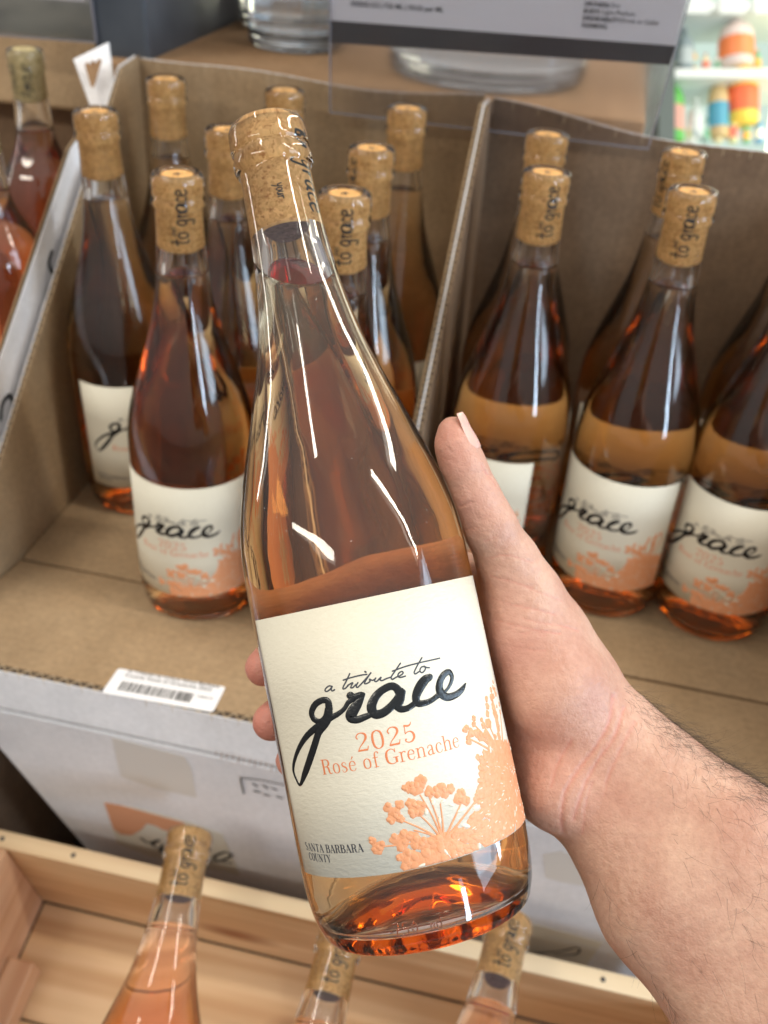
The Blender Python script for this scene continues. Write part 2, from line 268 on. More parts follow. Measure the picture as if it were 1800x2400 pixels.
# ------------------------------------------------------------------ raised print, in label coordinates (u, s) mm, u to the reader's right
def catmull(pts, n=5):
    p = [np.array(q, float) for q in pts]
    if len(p) < 3: return [p[0] + (p[-1] - p[0]) * t for t in np.linspace(0, 1, n)]
    p = [2 * p[0] - p[1]] + p + [2 * p[-1] - p[-2]]; out = []
    for i in range(1, len(p) - 2):
        for t in np.linspace(0, 1, n, endpoint=False):
            a, b, c, d = p[i - 1:i + 3]
            out.append(0.5 * (2 * b + (c - a) * t + (2 * a - 5 * b + 4 * c - d) * t * t + (3 * b - a - 3 * c + d) * t ** 3))
    out.append(p[-2]); return out
class Print:
    """collects raised strokes and blobs on a cylinder of radius R mm (or flat when R is None)"""
    def __init__(s, R, clip=None): s.R = R; s.mb = MB(); s.clip = clip; s.k = 0
    def pt(s, u, v, h):
        if s.clip: u = min(max(u, s.clip[0]), s.clip[1]); v = min(max(v, s.clip[2]), s.clip[3])
        if s.R is None: return (u / 1000, v / 1000, h / 1000)
        a = u / s.R; r = (s.R + h) / 1000
        return (r * math.sin(a), -r * math.cos(a), v / 1000)
    def stroke(s, pts, w=None, h=0.06, n=5, smooth=True, cap=True):
        """pts: (u,v) or (u,v,w)"""
        q = [(p[0], p[1], p[2] if len(p) > 2 else w) for p in pts]
        c = catmull(q, n) if smooth else [np.array(p, float) for p in q]
        c = [x for i, x in enumerate(c) if i == 0 or np.hypot(*(x[:2] - c[i - 1][:2])) > 1e-4]
        if len(c) < 2: return
        T = []
        for i in range(len(c)):
            d = c[min(i + 1, len(c) - 1)][:2] - c[max(i - 1, 0)][:2]; T.append(d / (np.hypot(*d) + 1e-9))
        seq = []
        if cap:
            for e, f in ((0.5, 0.05), (0.43, 0.5), (0.25, 0.86)): seq.append((c[0][:2] - T[0] * c[0][2] * e, T[0], c[0][2] * f))
        seq += [(x[:2], t, x[2]) for x, t in zip(c, T)]
        if cap:
            for e, f in ((0.25, 0.86), (0.43, 0.5), (0.5, 0.05)): seq.append((c[-1][:2] + T[-1] * c[-1][2] * e, T[-1], c[-1][2] * f))
        s.k += 1; eps = 0.0007 * (s.k % 17)
        offs = [(-1, 0.0), (-0.8, 0.75), (-0.35, 1.0), (0.35, 1.0), (0.8, 0.75), (1, 0.0)]
        V = []; Fc = []
        for p, t, ww in seq:
            nn = np.array([-t[1], t[0]])
            for o, hh in offs:
                x = p + nn * o * ww / 2; V.append(s.pt(x[0], x[1], 0.005 + eps + h * hh * (0.6 + 0.4 * min(1, ww / max(1e-6, max(z[2] for z in seq))))))
        m = len(offs)
        for i in range(len(seq) - 1):
            for j in range(m - 1): Fc.append((i * m + j, (i + 1) * m + j, (i + 1) * m + j + 1, i * m + j + 1))
        s.mb.add(V, Fc)
    def blob(s, u, v, rx, ry=None, rot=0.0, h=0.12, n=11, lobes=0, amp=0.15):
        ry = ry or rx; s.k += 1; e = 0.0007 * (s.k % 23); V = [s.pt(u, v, h + e)]; Fc = []
        ph = rnd.random() * 6.28
        for ring, (f, hh) in enumerate(((0.55, 0.85), (0.85, 0.5), (1.0, 0.0))):
            for i in range(n):
                a = 2 * math.pi * i / n; q = 1 + (amp * math.cos(lobes * a + ph) if lobes else 0)
                x = rx * f * q * math.cos(a); y = ry * f * q * math.sin(a)
                V.append(s.pt(u + x * math.cos(rot) - y * math.sin(rot), v + x * math.sin(rot) + y * math.cos(rot), 0.005 + e + h * hh))
        for i in range(n): Fc.append((0, 1 + i, 1 + (i + 1) % n))
        for r in range(2):
            for i in range(n):
                a = 1 + r * n + i; b = 1 + r * n + (i + 1) % n; Fc.append((a, a + n, b + n, b))
        s.mb.add(V, Fc)
    def build(s, name, m, parent): return s.mb.build(name, m, parent, smooth=True)

# serif glyphs: (advance, [strokes]); stroke = [(x,y,w)...], straight if first item is 'L'
K = 0.15; H = 0.045
def _ser(x, y, w=0.26): return ['L', (x - w / 2, y, H), (x + w / 2, y, H)]
GL = {
 'S': (0.60, [[(0.46, 0.80, 0.05), (0.40, 0.95, 0.05), (0.26, 0.98, 0.06), (0.12, 0.88, 0.12), (0.12, 0.70, 0.14), (0.28, 0.54, 0.16), (0.45, 0.38, 0.15), (0.45, 0.16, 0.12), (0.30, 0.02, 0.06), (0.12, 0.04, 0.05), (0.06, 0.22, 0.05)]]),
 'A': (0.76, [['L', (0.12, 0.02, H), (0.36, 0.98, H)], ['L', (0.36, 0.98, K), (0.62, 0.02, K)], ['L', (0.20, 0.34, H), (0.54, 0.34, H)], _ser(0.12, 0.02), _ser(0.62, 0.02)]),
 'N': (0.84, [['L', (0.16, 0.02, H), (0.16, 0.98, H)], ['L', (0.16, 0.95, K), (0.66, 0.04, K)], ['L', (0.66, 0.02, H), (0.66, 0.98, H)], _ser(0.14, 0.02), _ser(0.12, 0.98, 0.2), _ser(0.66, 0.98)]),
 'T': (0.70, [['L', (0.35, 0.02, K), (0.35, 0.98, K)], ['L', (0.06, 0.97, H), (0.64, 0.97, H)], ['L', (0.06, 0.97, H), (0.05, 0.78, H)], ['L', (0.64, 0.97, H), (0.65, 0.78, H)], _ser(0.35, 0.02)]),
 'B': (0.68, [['L', (0.16, 0.02, K), (0.16, 0.98, K)], [(0.16, 0.97, H), (0.40, 0.97, 0.06), (0.52, 0.86, 0.12), (0.52, 0.68, 0.14), (0.40, 0.54, 0.06), (0.16, 0.53, H)], [(0.40, 0.53, 0.05), (0.56, 0.42, 0.12), (0.57, 0.18, 0.15), (0.42, 0.03, 0.06), (0.16, 0.03, H)], _ser(0.12, 0.98, 0.2), _ser(0.12, 0.02, 0.2)]),
 'R': (0.74, [['L', (0.16, 0.02, K), (0.16, 0.98, K)], [(0.16, 0.97, H), (0.40, 0.97, 0.06), (0.53, 0.86, 0.12), (0.53, 0.66, 0.14), (0.40, 0.52, 0.06), (0.16, 0.51, H)], [(0.36, 0.51, 0.05), (0.48, 0.40, 0.13), (0.52, 0.12, 0.13), (0.60, 0.02, 0.06), (0.70, 0.06, 0.04)], _ser(0.12, 0.98, 0.2), _ser(0.16, 0.02)]),
 'C': (0.72, [[(0.62, 0.74, 0.05), (0.54, 0.92, 0.05), (0.38, 0.98, 0.06), (0.17, 0.84, 0.13), (0.11, 0.50, 0.16), (0.17, 0.16, 0.13), (0.38, 0.02, 0.06), (0.55, 0.09, 0.05), (0.64, 0.28, 0.05)], ['L', (0.62, 0.72, H), (0.63, 0.98, H)]]),
 'G': (0.80, [[(0.62, 0.74, 0.05), (0.54, 0.92, 0.05), (0.38, 0.98, 0.06), (0.17, 0.84, 0.13), (0.11, 0.50, 0.16), (0.17, 0.16, 0.13), (0.38, 0.02, 0.06), (0.56, 0.06, 0.05), (0.64, 0.16, 0.06)], ['L', (0.62, 0.72, H), (0.63, 0.98, H)], ['L', (0.64, 0.06, K), (0.64, 0.42, K)], _ser(0.62, 0.42, 0.30)]),
 'O': (0.78, [[(0.38, 0.98, 0.05), (0.17, 0.84, 0.12), (0.11, 0.50, 0.16), (0.17, 0.16, 0.12), (0.38, 0.02, 0.05), (0.59, 0.16, 0.12), (0.65, 0.50, 0.16), (0.59, 0.84, 0.12), (0.38, 0.98, 0.05)]]),
 'U': (0.80, [[(0.17, 0.98, K), (0.17, 0.60, K), (0.17, 0.28, K), (0.24, 0.06, 0.09), (0.40, 0.01, 0.06), (0.56, 0.07, 0.05), (0.63, 0.28, H), (0.63, 0.60, H), (0.63, 0.98, H)], _ser(0.17, 0.98), _ser(0.63, 0.98)]),
 'Y': (0.74, [['L', (0.12, 0.98, K), (0.38, 0.48, K)], ['L', (0.62, 0.98, H), (0.38, 0.48, H)], ['L', (0.38, 0.50, K), (0.38, 0.02, K)], _ser(0.12, 0.98), _ser(0.62, 0.98, 0.2), _ser(0.38, 0.02)]),
 '2': (0.66, [[(0.14, 0.70, 0.07), (0.10, 0.80, 0.07), (0.18, 0.94, 0.06), (0.32, 0.99, 0.06), (0.48, 0.90, 0.12), (0.50, 0.70, 0.13), (0.36, 0.46, 0.08), (0.20, 0.26, 0.05), (0.09, 0.05, 0.05)], ['L', (0.09, 0.06, 0.11), (0.50, 0.06, 0.11)], ['L', (0.50, 0.06, 0.05), (0.55, 0.26, H)]]),
 '0': (0.68, [[(0.32, 0.99, 0.05), (0.16, 0.86, 0.11), (0.11, 0.50, 0.13), (0.16, 0.14, 0.11), (0.32, 0.01, 0.05), (0.48, 0.14, 0.11), (0.53, 0.50, 0.13), (0.48, 0.86, 0.11), (0.32, 0.99, 0.05)]]),
 '5': (0.66, [[(0.14, 0.20, 0.09), (0.12, 0.10, 0.07), (0.24, 0.01, 0.05), (0.40, 0.06, 0.09), (0.50, 0.26, 0.13), (0.46, 0.48, 0.11), (0.32, 0.58, 0.05), (0.15, 0.50, 0.05)], ['L', (0.15, 0.50, H), (0.17, 0.93, H)], [(0.17, 0.92, 0.10), (0.32, 0.88, 0.10), (0.42, 0.93, 0.07), (0.47, 1.05, 0.04)]]),
 'o': (0.56, [[(0.27, 0.66, 0.04), (0.13, 0.56, 0.09), (0.09, 0.33, 0.11), (0.13, 0.10, 0.09), (0.27, 0.01, 0.04), (0.41, 0.10, 0.09), (0.45, 0.33, 0.11), (0.41, 0.56, 0.09), (0.27, 0.66, 0.04)]]),
 's': (0.46, [[(0.34, 0.50, 0.04), (0.30, 0.62, 0.04), (0.20, 0.65, 0.05), (0.10, 0.56, 0.09), (0.14, 0.42, 0.10), (0.30, 0.30, 0.11), (0.35, 0.15, 0.10), (0.24, 0.02, 0.05), (0.12, 0.03, 0.04), (0.07, 0.17, 0.04)]]),
 'e': (0.52, [[(0.10, 0.36, 0.04), (0.26, 0.37, 0.04), (0.42, 0.38, 0.05), (0.40, 0.56, 0.08), (0.27, 0.66, 0.04), (0.14, 0.56, 0.09), (0.09, 0.34, 0.11), (0.13, 0.10, 0.09), (0.27, 0.01, 0.04), (0.38, 0.05, 0.04), (0.44, 0.17, 0.04)]]),
 'f': (0.38, [[(0.40, 0.90, 0.08), (0.36, 0.99, 0.06), (0.26, 0.98, 0.05), (0.20, 0.86, 0.09), (0.19, 0.60, 0.10), (0.19, 0.02, 0.10)], ['L', (0.06, 0.64, H), (0.36, 0.64, H)], _ser(0.20, 0.02)]),
 'r': (0.42, [['L', (0.14, 0.02, 0.10), (0.14, 0.64, 0.10)], [(0.15, 0.42, H), (0.20, 0.58, 0.05), (0.30, 0.66, 0.06), (0.37, 0.60, 0.09)], _ser(0.15, 0.02), _ser(0.09, 0.64, 0.14)]),
 'n': (0.62, [['L', (0.14, 0.02, 0.10), (0.14, 0.64, 0.10)], [(0.15, 0.45, H), (0.24, 0.61, 0.05), (0.36, 0.66, 0.06), (0.46, 0.56, 0.09), (0.47, 0.40, 0.10), (0.47, 0.02, 0.10)], _ser(0.14, 0.02, 0.22), _ser(0.09, 0.64, 0.14), _ser(0.47, 0.02, 0.22)]),
 'h': (0.62, [['L', (0.14, 0.02, 0.10), (0.14, 0.98, 0.10)], [(0.15, 0.45, H), (0.24, 0.61, 0.05), (0.36, 0.66, 0.06), (0.46, 0.56, 0.09), (0.47, 0.40, 0.10), (0.47, 0.02, 0.10)], _ser(0.14, 0.02, 0.22), _ser(0.09, 0.98, 0.14), _ser(0.47, 0.02, 0.22)]),
 'a': (0.52, [[(0.11, 0.50, 0.08), (0.14, 0.60, 0.06), (0.24, 0.66, 0.05), (0.34, 0.60, 0.08), (0.36, 0.45, 0.10), (0.36, 0.12, 0.10), (0.40, 0.02, 0.06), (0.48, 0.08, 0.04)], [(0.35, 0.38, H), (0.20, 0.32, 0.06), (0.10, 0.18, 0.10), (0.16, 0.03, 0.08), (0.26, 0.03, 0.05), (0.35, 0.13, 0.04)]]),
 'c': (0.48, [[(0.40, 0.50, 0.08), (0.36, 0.61, 0.06), (0.26, 0.66, 0.04), (0.14, 0.56, 0.09), (0.09, 0.33, 0.11), (0.13, 0.10, 0.09), (0.26, 0.01, 0.04), (0.37, 0.05, 0.04), (0.43, 0.18, 0.04)]]),
 ' ': (0.34, []),
}
GL['é'] = (GL['e'][0], GL['e'][1] + [['L', (0.24, 0.76, 0.04), (0.36, 0.95, 0.09)]])
def textwidth(t, tr=0.0): return sum(GL[c][0] + tr for c in t)
def serif(pr, t, u0, u1, v0, v1, cap, h=0.03, bold=1.0):
    """text t from u0 to u1 along baseline v0..v1"""
    wt = textwidth(t); sx = (u1 - u0) / wt; x = 0
    for ch in t:
        adv, st = GL[ch]
        for q in st:
            straight = q[0] == 'L'; q = q[1:] if straight else q
            pts = [(u0 + (x + a) * sx, v0 + (v1 - v0) * (x + a) / wt + b * cap, max(c * cap * bold, 0.13)) for a, b, c in q]
            pr.stroke(pts, h=h, n=4 if not straight else 3, smooth=not straight, cap=not straight)
        x += adv
# hand lettering: single strokes
HW = {
 't': (0.45, [[(0.25, 1.0), (0.22, 0.5), (0.24, 0.08), (0.38, 0.04)], [(0.05, 0.68), (0.42, 0.72)]]),
 'o': (0.50, [[(0.30, 0.60), (0.12, 0.50), (0.10, 0.20), (0.26, 0.04), (0.42, 0.22), (0.40, 0.50), (0.28, 0.60)]]),
 'g': (0.55, [[(0.42, 0.55), (0.25, 0.62), (0.10, 0.40), (0.20, 0.12), (0.38, 0.20), (0.43, 0.58), (0.42, -0.10), (0.32, -0.40), (0.12, -0.30)]]),
 'r': (0.45, [[(0.10, 0.58), (0.16, 0.05)], [(0.15, 0.35), (0.25, 0.56), (0.40, 0.55)]]),
 'a': (0.55, [[(0.40, 0.55), (0.25, 0.62), (0.10, 0.40), (0.16, 0.08), (0.34, 0.12), (0.42, 0.55), (0.42, 0.15), (0.52, 0.05)]]),
 'c': (0.45, [[(0.40, 0.52), (0.25, 0.62), (0.10, 0.38), (0.16, 0.08), (0.40, 0.08)]]),
 'e': (0.50, [[(0.10, 0.32), (0.38, 0.40), (0.32, 0.60), (0.16, 0.56), (0.09, 0.28), (0.20, 0.04), (0.44, 0.12)]]),
 'y': (0.50, [[(0.08, 0.60), (0.16, 0.25), (0.34, 0.25)], [(0.44, 0.62), (0.32, 0.0), (0.14, -0.36)]]),
 'u': (0.50, [[(0.10, 0.60), (0.10, 0.15), (0.28, 0.06), (0.40, 0.58), (0.42, 0.08)]]),
 'A': (0.60, [[(0.05, 0.0), (0.30, 1.0), (0.50, 0.0)], [(0.15, 0.4), (0.45, 0.42)]]),
 'm': (0.75, [[(0.08, 0.0), (0.12, 0.60), (0.16, 0.30), (0.30, 0.60), (0.34, 0.05), (0.40, 0.40), (0.54, 0.60), (0.60, 0.05)]]),
 ' ': (0.35, []),
}
def handtext(pr, t, u0, v0, size, w, updown=1, h=0.02, flip=1):
    """text running along v (cork lettering)"""
    x = 0
    for ch in t:
        adv, st = HW[ch]
        for q in st: pr.stroke([(u0 - b * size * updown * flip, v0 + (x + a) * size * updown, w) for a, b in q], h=h, n=4)
        x += adv * 0.95

# ------------------------------------------------------------------ bottles
OUT = [(0.0165, 0.0001), (0.0155, 0.010), (0.011, 0.020), (0.004, 0.029), (0.0006, 0.0325), (0.0, 0.0345), (0.0008, 0.0362), (0.0030, 0.0378), (0.0080, 0.0396), (0.0160, 0.0408), (0.0240, 0.0412), (0.05, 0.0412), (0.09, 0.0412), (0.1240, 0.0411), (0.1340, 0.0408), (0.1430, 0.0400), (0.1530, 0.0382), (0.1630, 0.0356), (0.1740, 0.0322), (0.1880, 0.0277), (0.2000, 0.0238), (0.2120, 0.0204), (0.2260, 0.0175), (0.2380, 0.0158), (0.2520, 0.0146), (0.2660, 0.0139), (0.2780, 0.0136), (0.2808, 0.0137), (0.2818, 0.0145), (0.2835, 0.0152), (0.2862, 0.0152), (0.2878, 0.0146), (0.2890, 0.0145), (0.2902, 0.0151), (0.2930, 0.0151), (0.2970, 0.0150), (0.2992, 0.0144), (0.3003, 0.0132), (0.3006, 0.0114), (0.3000, 0.0097)]
INN = [(0.2990, 0.0091), (0.285, 0.0091), (0.256, 0.0092), (0.248, 0.0099), (0.238, 0.0117), (0.226, 0.0138), (0.212, 0.0171), (0.200, 0.0207), (0.188, 0.0247), (0.174, 0.0293), (0.163, 0.0327), (0.153, 0.0353), (0.143, 0.0372), (0.134, 0.0381), (0.124, 0.0385), (0.09, 0.0386), (0.03, 0.0386), (0.017, 0.0380), (0.010, 0.0362), (0.0065, 0.0325), (0.0075, 0.029), (0.013, 0.021), (0.0180, 0.011), (0.0195, 0.0001)]
def dense(pr, n=3): return [(max(1e-4, q[1]), q[0]) for q in catmull(pr, n)]
def lathe(prof, seg, fn=None):
    V = []; Fc = []
    for i, (r, z) in enumerate(prof):
        for j in range(seg):
            a = 2 * math.pi * j / seg; rr, zz = (r, z) if fn is None else fn(r, z, a)
            V.append((rr * math.sin(a), -rr * math.cos(a), zz))
    for i in range(len(prof) - 1):
        for j in range(seg):
            k = (j + 1) % seg; Fc.append((i * seg + j, i * seg + k, (i + 1) * seg + k, (i + 1) * seg + j))
    n = len(prof)
    Fc.append(tuple(range(seg))[::-1]); Fc.append(tuple((n - 1) * seg + j for j in range(seg)))
    return V, Fc
def glass_mesh(seg=56, knurl=False, outp=OUT, innp=INN, n=3):
    def fn(r, z, a):
        if knurl and 0.0003 < z < 0.0045 and r > 0.033:
            r = r + 0.00016 * math.cos(62 * a) * math.sin(math.pi * (z / 0.0045)) ** 0.7
        if knurl and z > 0.12: r *= 1 + 0.0035 * math.sin(2 * a + z * 30)
        return r, z
    return lathe(dense(outp, n) + dense(innp, n), seg, fn)
def wine_prof(level, innp=INN, grow=0.00025):
    p = [(r + grow, z - (grow if z < 0.02 else 0)) for r, z in dense(innp, 3) if z < level]
    r0 = p[0][0] * 0.999
    return ([(1e-4, level), (r0 * 0.5, level), (r0, level)] + p)[::-1]
def wine_mesh(level, seg=48, innp=INN): return lathe(wine_prof(level, innp), seg)
CORKP = [(0.0001, 0.2996), (0.006, 0.2996), (0.0090, 0.2996), (0.00935, 0.2988), (0.00935, 0.296), (0.00935, 0.280), (0.00935, 0.262), (0.0093, 0.2582)]
def cork_mesh(z0=0.2570, seg=40):
    side = [(a, b) for a, b in CORKP if b > z0 + .001] + [(0.0088, z0)]
    V, Fc = lathe(side, seg); return V, Fc
LBL = (-50.0, 57.0, 28.0, 116.0)     # label extent, mm
RL = 41.42
def label_mesh(lb=LBL, R=RL, nu=40, nv=3):
    V = []; Fc = []
    for t in (0.0, 0.13):
        for j in range(nv + 1):
            for i in range(nu + 1):
                u = lb[0] + (lb[1] - lb[0]) * i / nu; v = lb[2] + (lb[3] - lb[2]) * j / nv; a = u / R; r = (R - 0.10 + t) / 1000
                V.append((r * math.sin(a), -r * math.cos(a), v / 1000))
    o = (nu + 1) * (nv + 1)
    for j in range(nv):
        for i in range(nu):
            a = j * (nu + 1) + i; Fc.append((a + o, a + 1 + o, a + nu + 2 + o, a + nu + 1 + o)); Fc.append((a, a + nu + 1, a + nu + 2, a + 1))
    for i in range(nu):
        Fc.append((i, i + 1, i + 1 + o, i + o)); a = nv * (nu + 1) + i; Fc.append((a + 1, a, a + o, a + 1 + o))
    for j in range(nv):
        a = j * (nu + 1); b = a + nu + 1; Fc.append((b, a, a + o, b + o)); a += nu; b += nu; Fc.append((a, b, b + o, a + o))
    return V, Fc
def print_black():
    p = Print(RL + 0.03)
    for st in GRACE: p.stroke([(-u, v, w * 1.17) for u, v, w in st], h=0.23, n=6)
    return p
def print_thin():
    p = Print(RL + 0.03)
    for st in TRIB: p.stroke([(-u, v) for u, v in st], w=0.50 if len(st) > 2 else 0.62, h=0.06, n=5)
    return p
def print_county():
    p = Print(RL + 0.03)
    serif(p, 'SANTA BARBARA', -43.8, -16.5, 36.4, 35.9, 2.7, bold=1.35)
    serif(p, 'COUNTY', -42.6, -30.3, 33.2, 33.0, 2.5, bold=1.35)
    return p
def print_orange():
    p = Print(RL + 0.03)
    serif(p, '2025', -12.2, 8.6, 67.6, 67.4, 6.0, h=0.05)
    serif(p, 'Rosé of Grenache', -26.4, 22.9, 61.9, 61.8, 4.9, h=0.05)
    return p
def inpoly(x, y, poly):
    c = False; j = len(poly) - 1
    for i in range(len(poly)):
        xi, yi = poly[i][:2]; xj, yj = poly[j][:2]
        if (yi > y) != (yj > y) and x < (xj - xi) * (y - yi) / (yj - yi) + xi: c = not c
        j = i
    return c
def print_umbel():
    p = Print(RL + 0.03, clip=(-49.5, 56.8, 28.2, 115.5)); r2 = random.Random(3)
    for B in (BL1, BL2):
        for u, v, r in B:
            p.blob(-u, v, r * 1.02, r * 0.9, r2.random() * 3, h=0.22, lobes=r2.choice((3, 4, 5)), amp=0.14, n=14)
            for _ in range(2):
                a = r2.random() * 6.28; p.blob(-u + r * 0.5 * math.cos(a), v + r * 0.5 * math.sin(a), r * 0.55, r * 0.45, a, h=0.34)
    for _ in range(46):       # blossoms crowding the left edge of the mass and fading up the right side
        t_ = r2.random(); x = 30 + 22 * t_ + 3 * (r2.random() - 0.5); y = 50 + 26 * t_ * t_ + 9 * (r2.random() - 0.3); q = 0.6 + 0.9 * r2.random()
        p.blob(x, y, q, q * 0.8, r2.random() * 3, h=0.24, lobes=r2.choice((3, 4, 5)), amp=0.2, n=13)
    hub = (9.8, 34.3)
    for u, v, w in ST1:
        if w: p.stroke([(hub[0], hub[1], w * 1.9), (hub[0] * 0.5 - u * 0.5 + 0.3, (hub[1] + v) / 2 + 0.4, w * 1.2), (-u, v, w)], h=0.20, n=5)
    hub2 = (44.0, 52.0)
    for u, v, r in BL2[::2]: p.stroke([(hub2[0], hub2[1], 1.4), ((hub2[0] - u) / 2, (hub2[1] + v) / 2, 0.9), (-u, v, 0.6)], h=0.2, n=4)
    poly = [(-u, v) for u, v, _ in POLY]
    Hs = [(-u, v, r) for u, v, r in HOLES]
    n = 0
    while n < 1500:
        x = 8 * r2.random() * 8 - 6; y = 27 + 34 * r2.random()
        if not inpoly(x, y, poly): continue
        if any(math.hypot(x - a, y - b) < c * 0.7 + 0.7 for a, b, c in Hs): continue
        rr = 0.7 + 0.9 * r2.random(); 
        a = math.atan2(y - 34, x - 12) if x < 26 else math.atan2(y - 50, x - 46)
        p.blob(x, y, rr * 1.25, rr * 0.72, a + (r2.random() - 0.5), h=0.12 + 0.12 * r2.random(), n=9, lobes=r2.choice((0, 3)), amp=0.12); n += 1
    return p
def print_flecks():
    p = Print(RL + 0.03, clip=(-49.5, 56.6, 28.4, 115.5)); r2 = random.Random(9); poly = [(-u, v) for u, v, _ in POLY]; n = 0
    for u, v, r_ in HOLES:
        if r_ > 0.9: p.blob(-u, v, r_ * 0.95, r_ * 0.5, r2.random() * 3, h=0.36, n=10, lobes=2, amp=0.2)
    while n < 85:
        x = 64 * r2.random() - 6; y = 28 + 32 * r2.random()
        if not inpoly(x, y, poly): continue
        a = math.atan2(y - 32, x - 10) if x < 26 else math.atan2(y - 44, x - 50)
        L_ = 0.35 + 0.9 * r2.random() ** 2; p.blob(x, y, L_, 0.16 + 0.14 * r2.random(), a + 0.5 * (r2.random() - 0.5), h=0.38, n=8); n += 1
    return p
def bottle(label, group, M4, wine_m='wine', hero=False, level=0.243, cork_text='up', rot_label=0.0, cork_m='cork', with_label=True):
    """upright-frame bottle placed by matrix M4"""
    t = thing('wine_bottle', label, 'wine bottle', group=group, mat=M4)
    V, Fc = glass_mesh(192 if hero else 56, hero); g = mesh('glass', V, Fc, M['glass'], t, True)
    if hero:
        # cut the wine level with the bottle's tilt
        bm = bmesh.new(); V, Fc = wine_mesh(0.2555, 96); vs = [bm.verts.new(v) for v in V]
        for f in Fc:
            try: bm.faces.new([vs[i] for i in f])
            except Exception: pass
        up = (M4.to_3x3().inverted() @ Vector((0, 0, 1))).normalized()
        res = bmesh.ops.bisect_plane(bm, geom=bm.verts[:] + bm.edges[:] + bm.faces[:], plane_co=(0, 0, level), plane_no=up, clear_outer=True)
        ed = [e for e in res['geom_cut'] if isinstance(e, bmesh.types.BMEdge)]
        bmesh.ops.contextual_create(bm, geom=ed); bmesh.ops.recalc_face_normals(bm, faces=bm.faces[:])
        me = bpy.data.meshes.new('wine'); bm.to_mesh(me); bm.free(); me.materials.append(M[wine_m])
        for f in me.polygons: f.use_smooth = len(f.vertices) < 9
        w = bpy.data.objects.new('wine', me); COL.objects.link(w); w.parent = t
    else:
        V, Fc = wine_mesh(level); w = mesh('wine', V, Fc, M[wine_m], t, True)
    V, Fc = cork_mesh(); c = mesh('cork', V, Fc, [M[cork_m], M['cork_wet'], M['cork_lit_end']], t, False)
    me = c.data
    for f in me.polygons:
        f.use_smooth = abs(f.normal.z) < 0.7
        if f.center.z < 0.2585 and f.normal.z < -0.3 or len(f.vertices) > 6 and f.center.z < 0.26: f.material_index = 1
        if f.center.z > 0.2975 and f.normal.z > 0.5: f.material_index = 2
    ct = Print(9.40)
    if hero:
        handtext(ct, 'to grace', 10.2, 296.0, 9.6, 1.0, -1); handtext(ct, 'your', -0.8, 272.5, 3.4, 0.42, -1)
    else:
        handtext(ct, 'to grace', 5.0, 262.0, 9.0, 1.0, 1); handtext(ct, 'your', -3.5, 273, 3.0, 0.35, -1)
    ct.build('lettering', M['ink'], c)
    st = Print(None); a0 = rnd.random() * 6
    for k in range(5): a = a0 + k * 1.3; st.stroke([(0, 0, 1.7), (3.8 * math.cos(a) * rnd.uniform(.5, 1), 3.8 * math.sin(a) * rnd.uniform(.5, 1), 0.7)], h=0.05)
    s_ = st.build('branded_mark', M['ink'], c); s_.location = (0, 0, 0.2997)
    if with_label:
        V, Fc = label_mesh(); l = mesh('label', V, Fc, M['paper'], t, True)
        for f in l.data.polygons: f.use_smooth = True
        for nm, fn, m_ in (('script_lettering', print_black, 'ink_gloss'), ('fine_lettering', print_thin, 'grey_ink'), ('county_lettering', print_county, 'grey_ink'), ('orange_lettering', print_orange, 'orange_ink'), ('umbel_print', print_umbel, 'umbel_ink'), ('umbel_gaps', print_flecks, 'paper')):
            if nm not in CACHE: o = fn().build(nm, M[m_], l); CACHE[nm] = o.data
            else: o = bpy.data.objects.new(nm, CACHE[nm]); COL.objects.link(o); o.parent = l
        l.rotation_euler = (0, 0, rot_label)
    return t
CACHE = {}
def copy_tree(o, parent=None):
    c = o.copy(); COL.objects.link(c)
    if parent: c.parent = parent
    for ch in list(o.children): copy_tree(ch, c)
    return c

# ---- the bottle held in the hand (its frame fitted to the photograph)
PbC = np.array([0.01586138, -0.14499786, 0.35902706]); aC = np.array([-0.204, 0, 0.0791]); aC[1] = math.sqrt(1 - aC @ aC)
zC = -PbC.copy(); zC -= (zC @ aC) * aC; zC /= np.linalg.norm(zC); xC = np.cross(zC, aC) * -1.0
if xC[0] < 0: xC = -xC          # reader's right
def c2w(v): return v[0] * Rt + v[1] * Up + v[2] * Fw
bx, bz, by = c2w(xC), c2w(aC), -c2w(zC)   # local x right, local -y to the reader, local z along the axis
Pw = CP + c2w(PbC)
MH = Matrix(((bx[0], by[0], bz[0], Pw[0]), (bx[1], by[1], bz[1], Pw[1]), (bx[2], by[2], bz[2], Pw[2]), (0, 0, 0, 1)))
held = bottle('wine bottle held up in the hand, in sharp focus before the boxes', None, MH, 'wine', hero=True, level=0.243)
# moulded 750 ml mark at the heel
e = Print(40.2)
def mark(t, u, v, sz):
    SG = {'7': [[(0, 1), (.5, 1), (.2, 0)]], '5': [[(.5, 1), (.1, 1), (.05, .55), (.4, .55), (.5, .25), (.3, 0), (0, .1)]], '0': [[(.25, 1), (0, .5), (.25, 0), (.5, .5), (.25, 1)]], 'm': [[(0, 0), (0, .6)], [(0, .4), (.2, .6), (.3, 0)], [(.3, .4), (.5, .6), (.6, 0)]], 'l': [[(.1, 1), (.1, 0)]], ' ': []}
    for ch in t:
        for q in SG[ch]: e.stroke([(u + a * sz, v + b * sz, 0.5) for a, b in q], h=0.30, n=3)
        u += sz * 0.85
mark('750 ml', -12, 8.2, 3.6); e.build('moulded_mark', M['glass'], held)

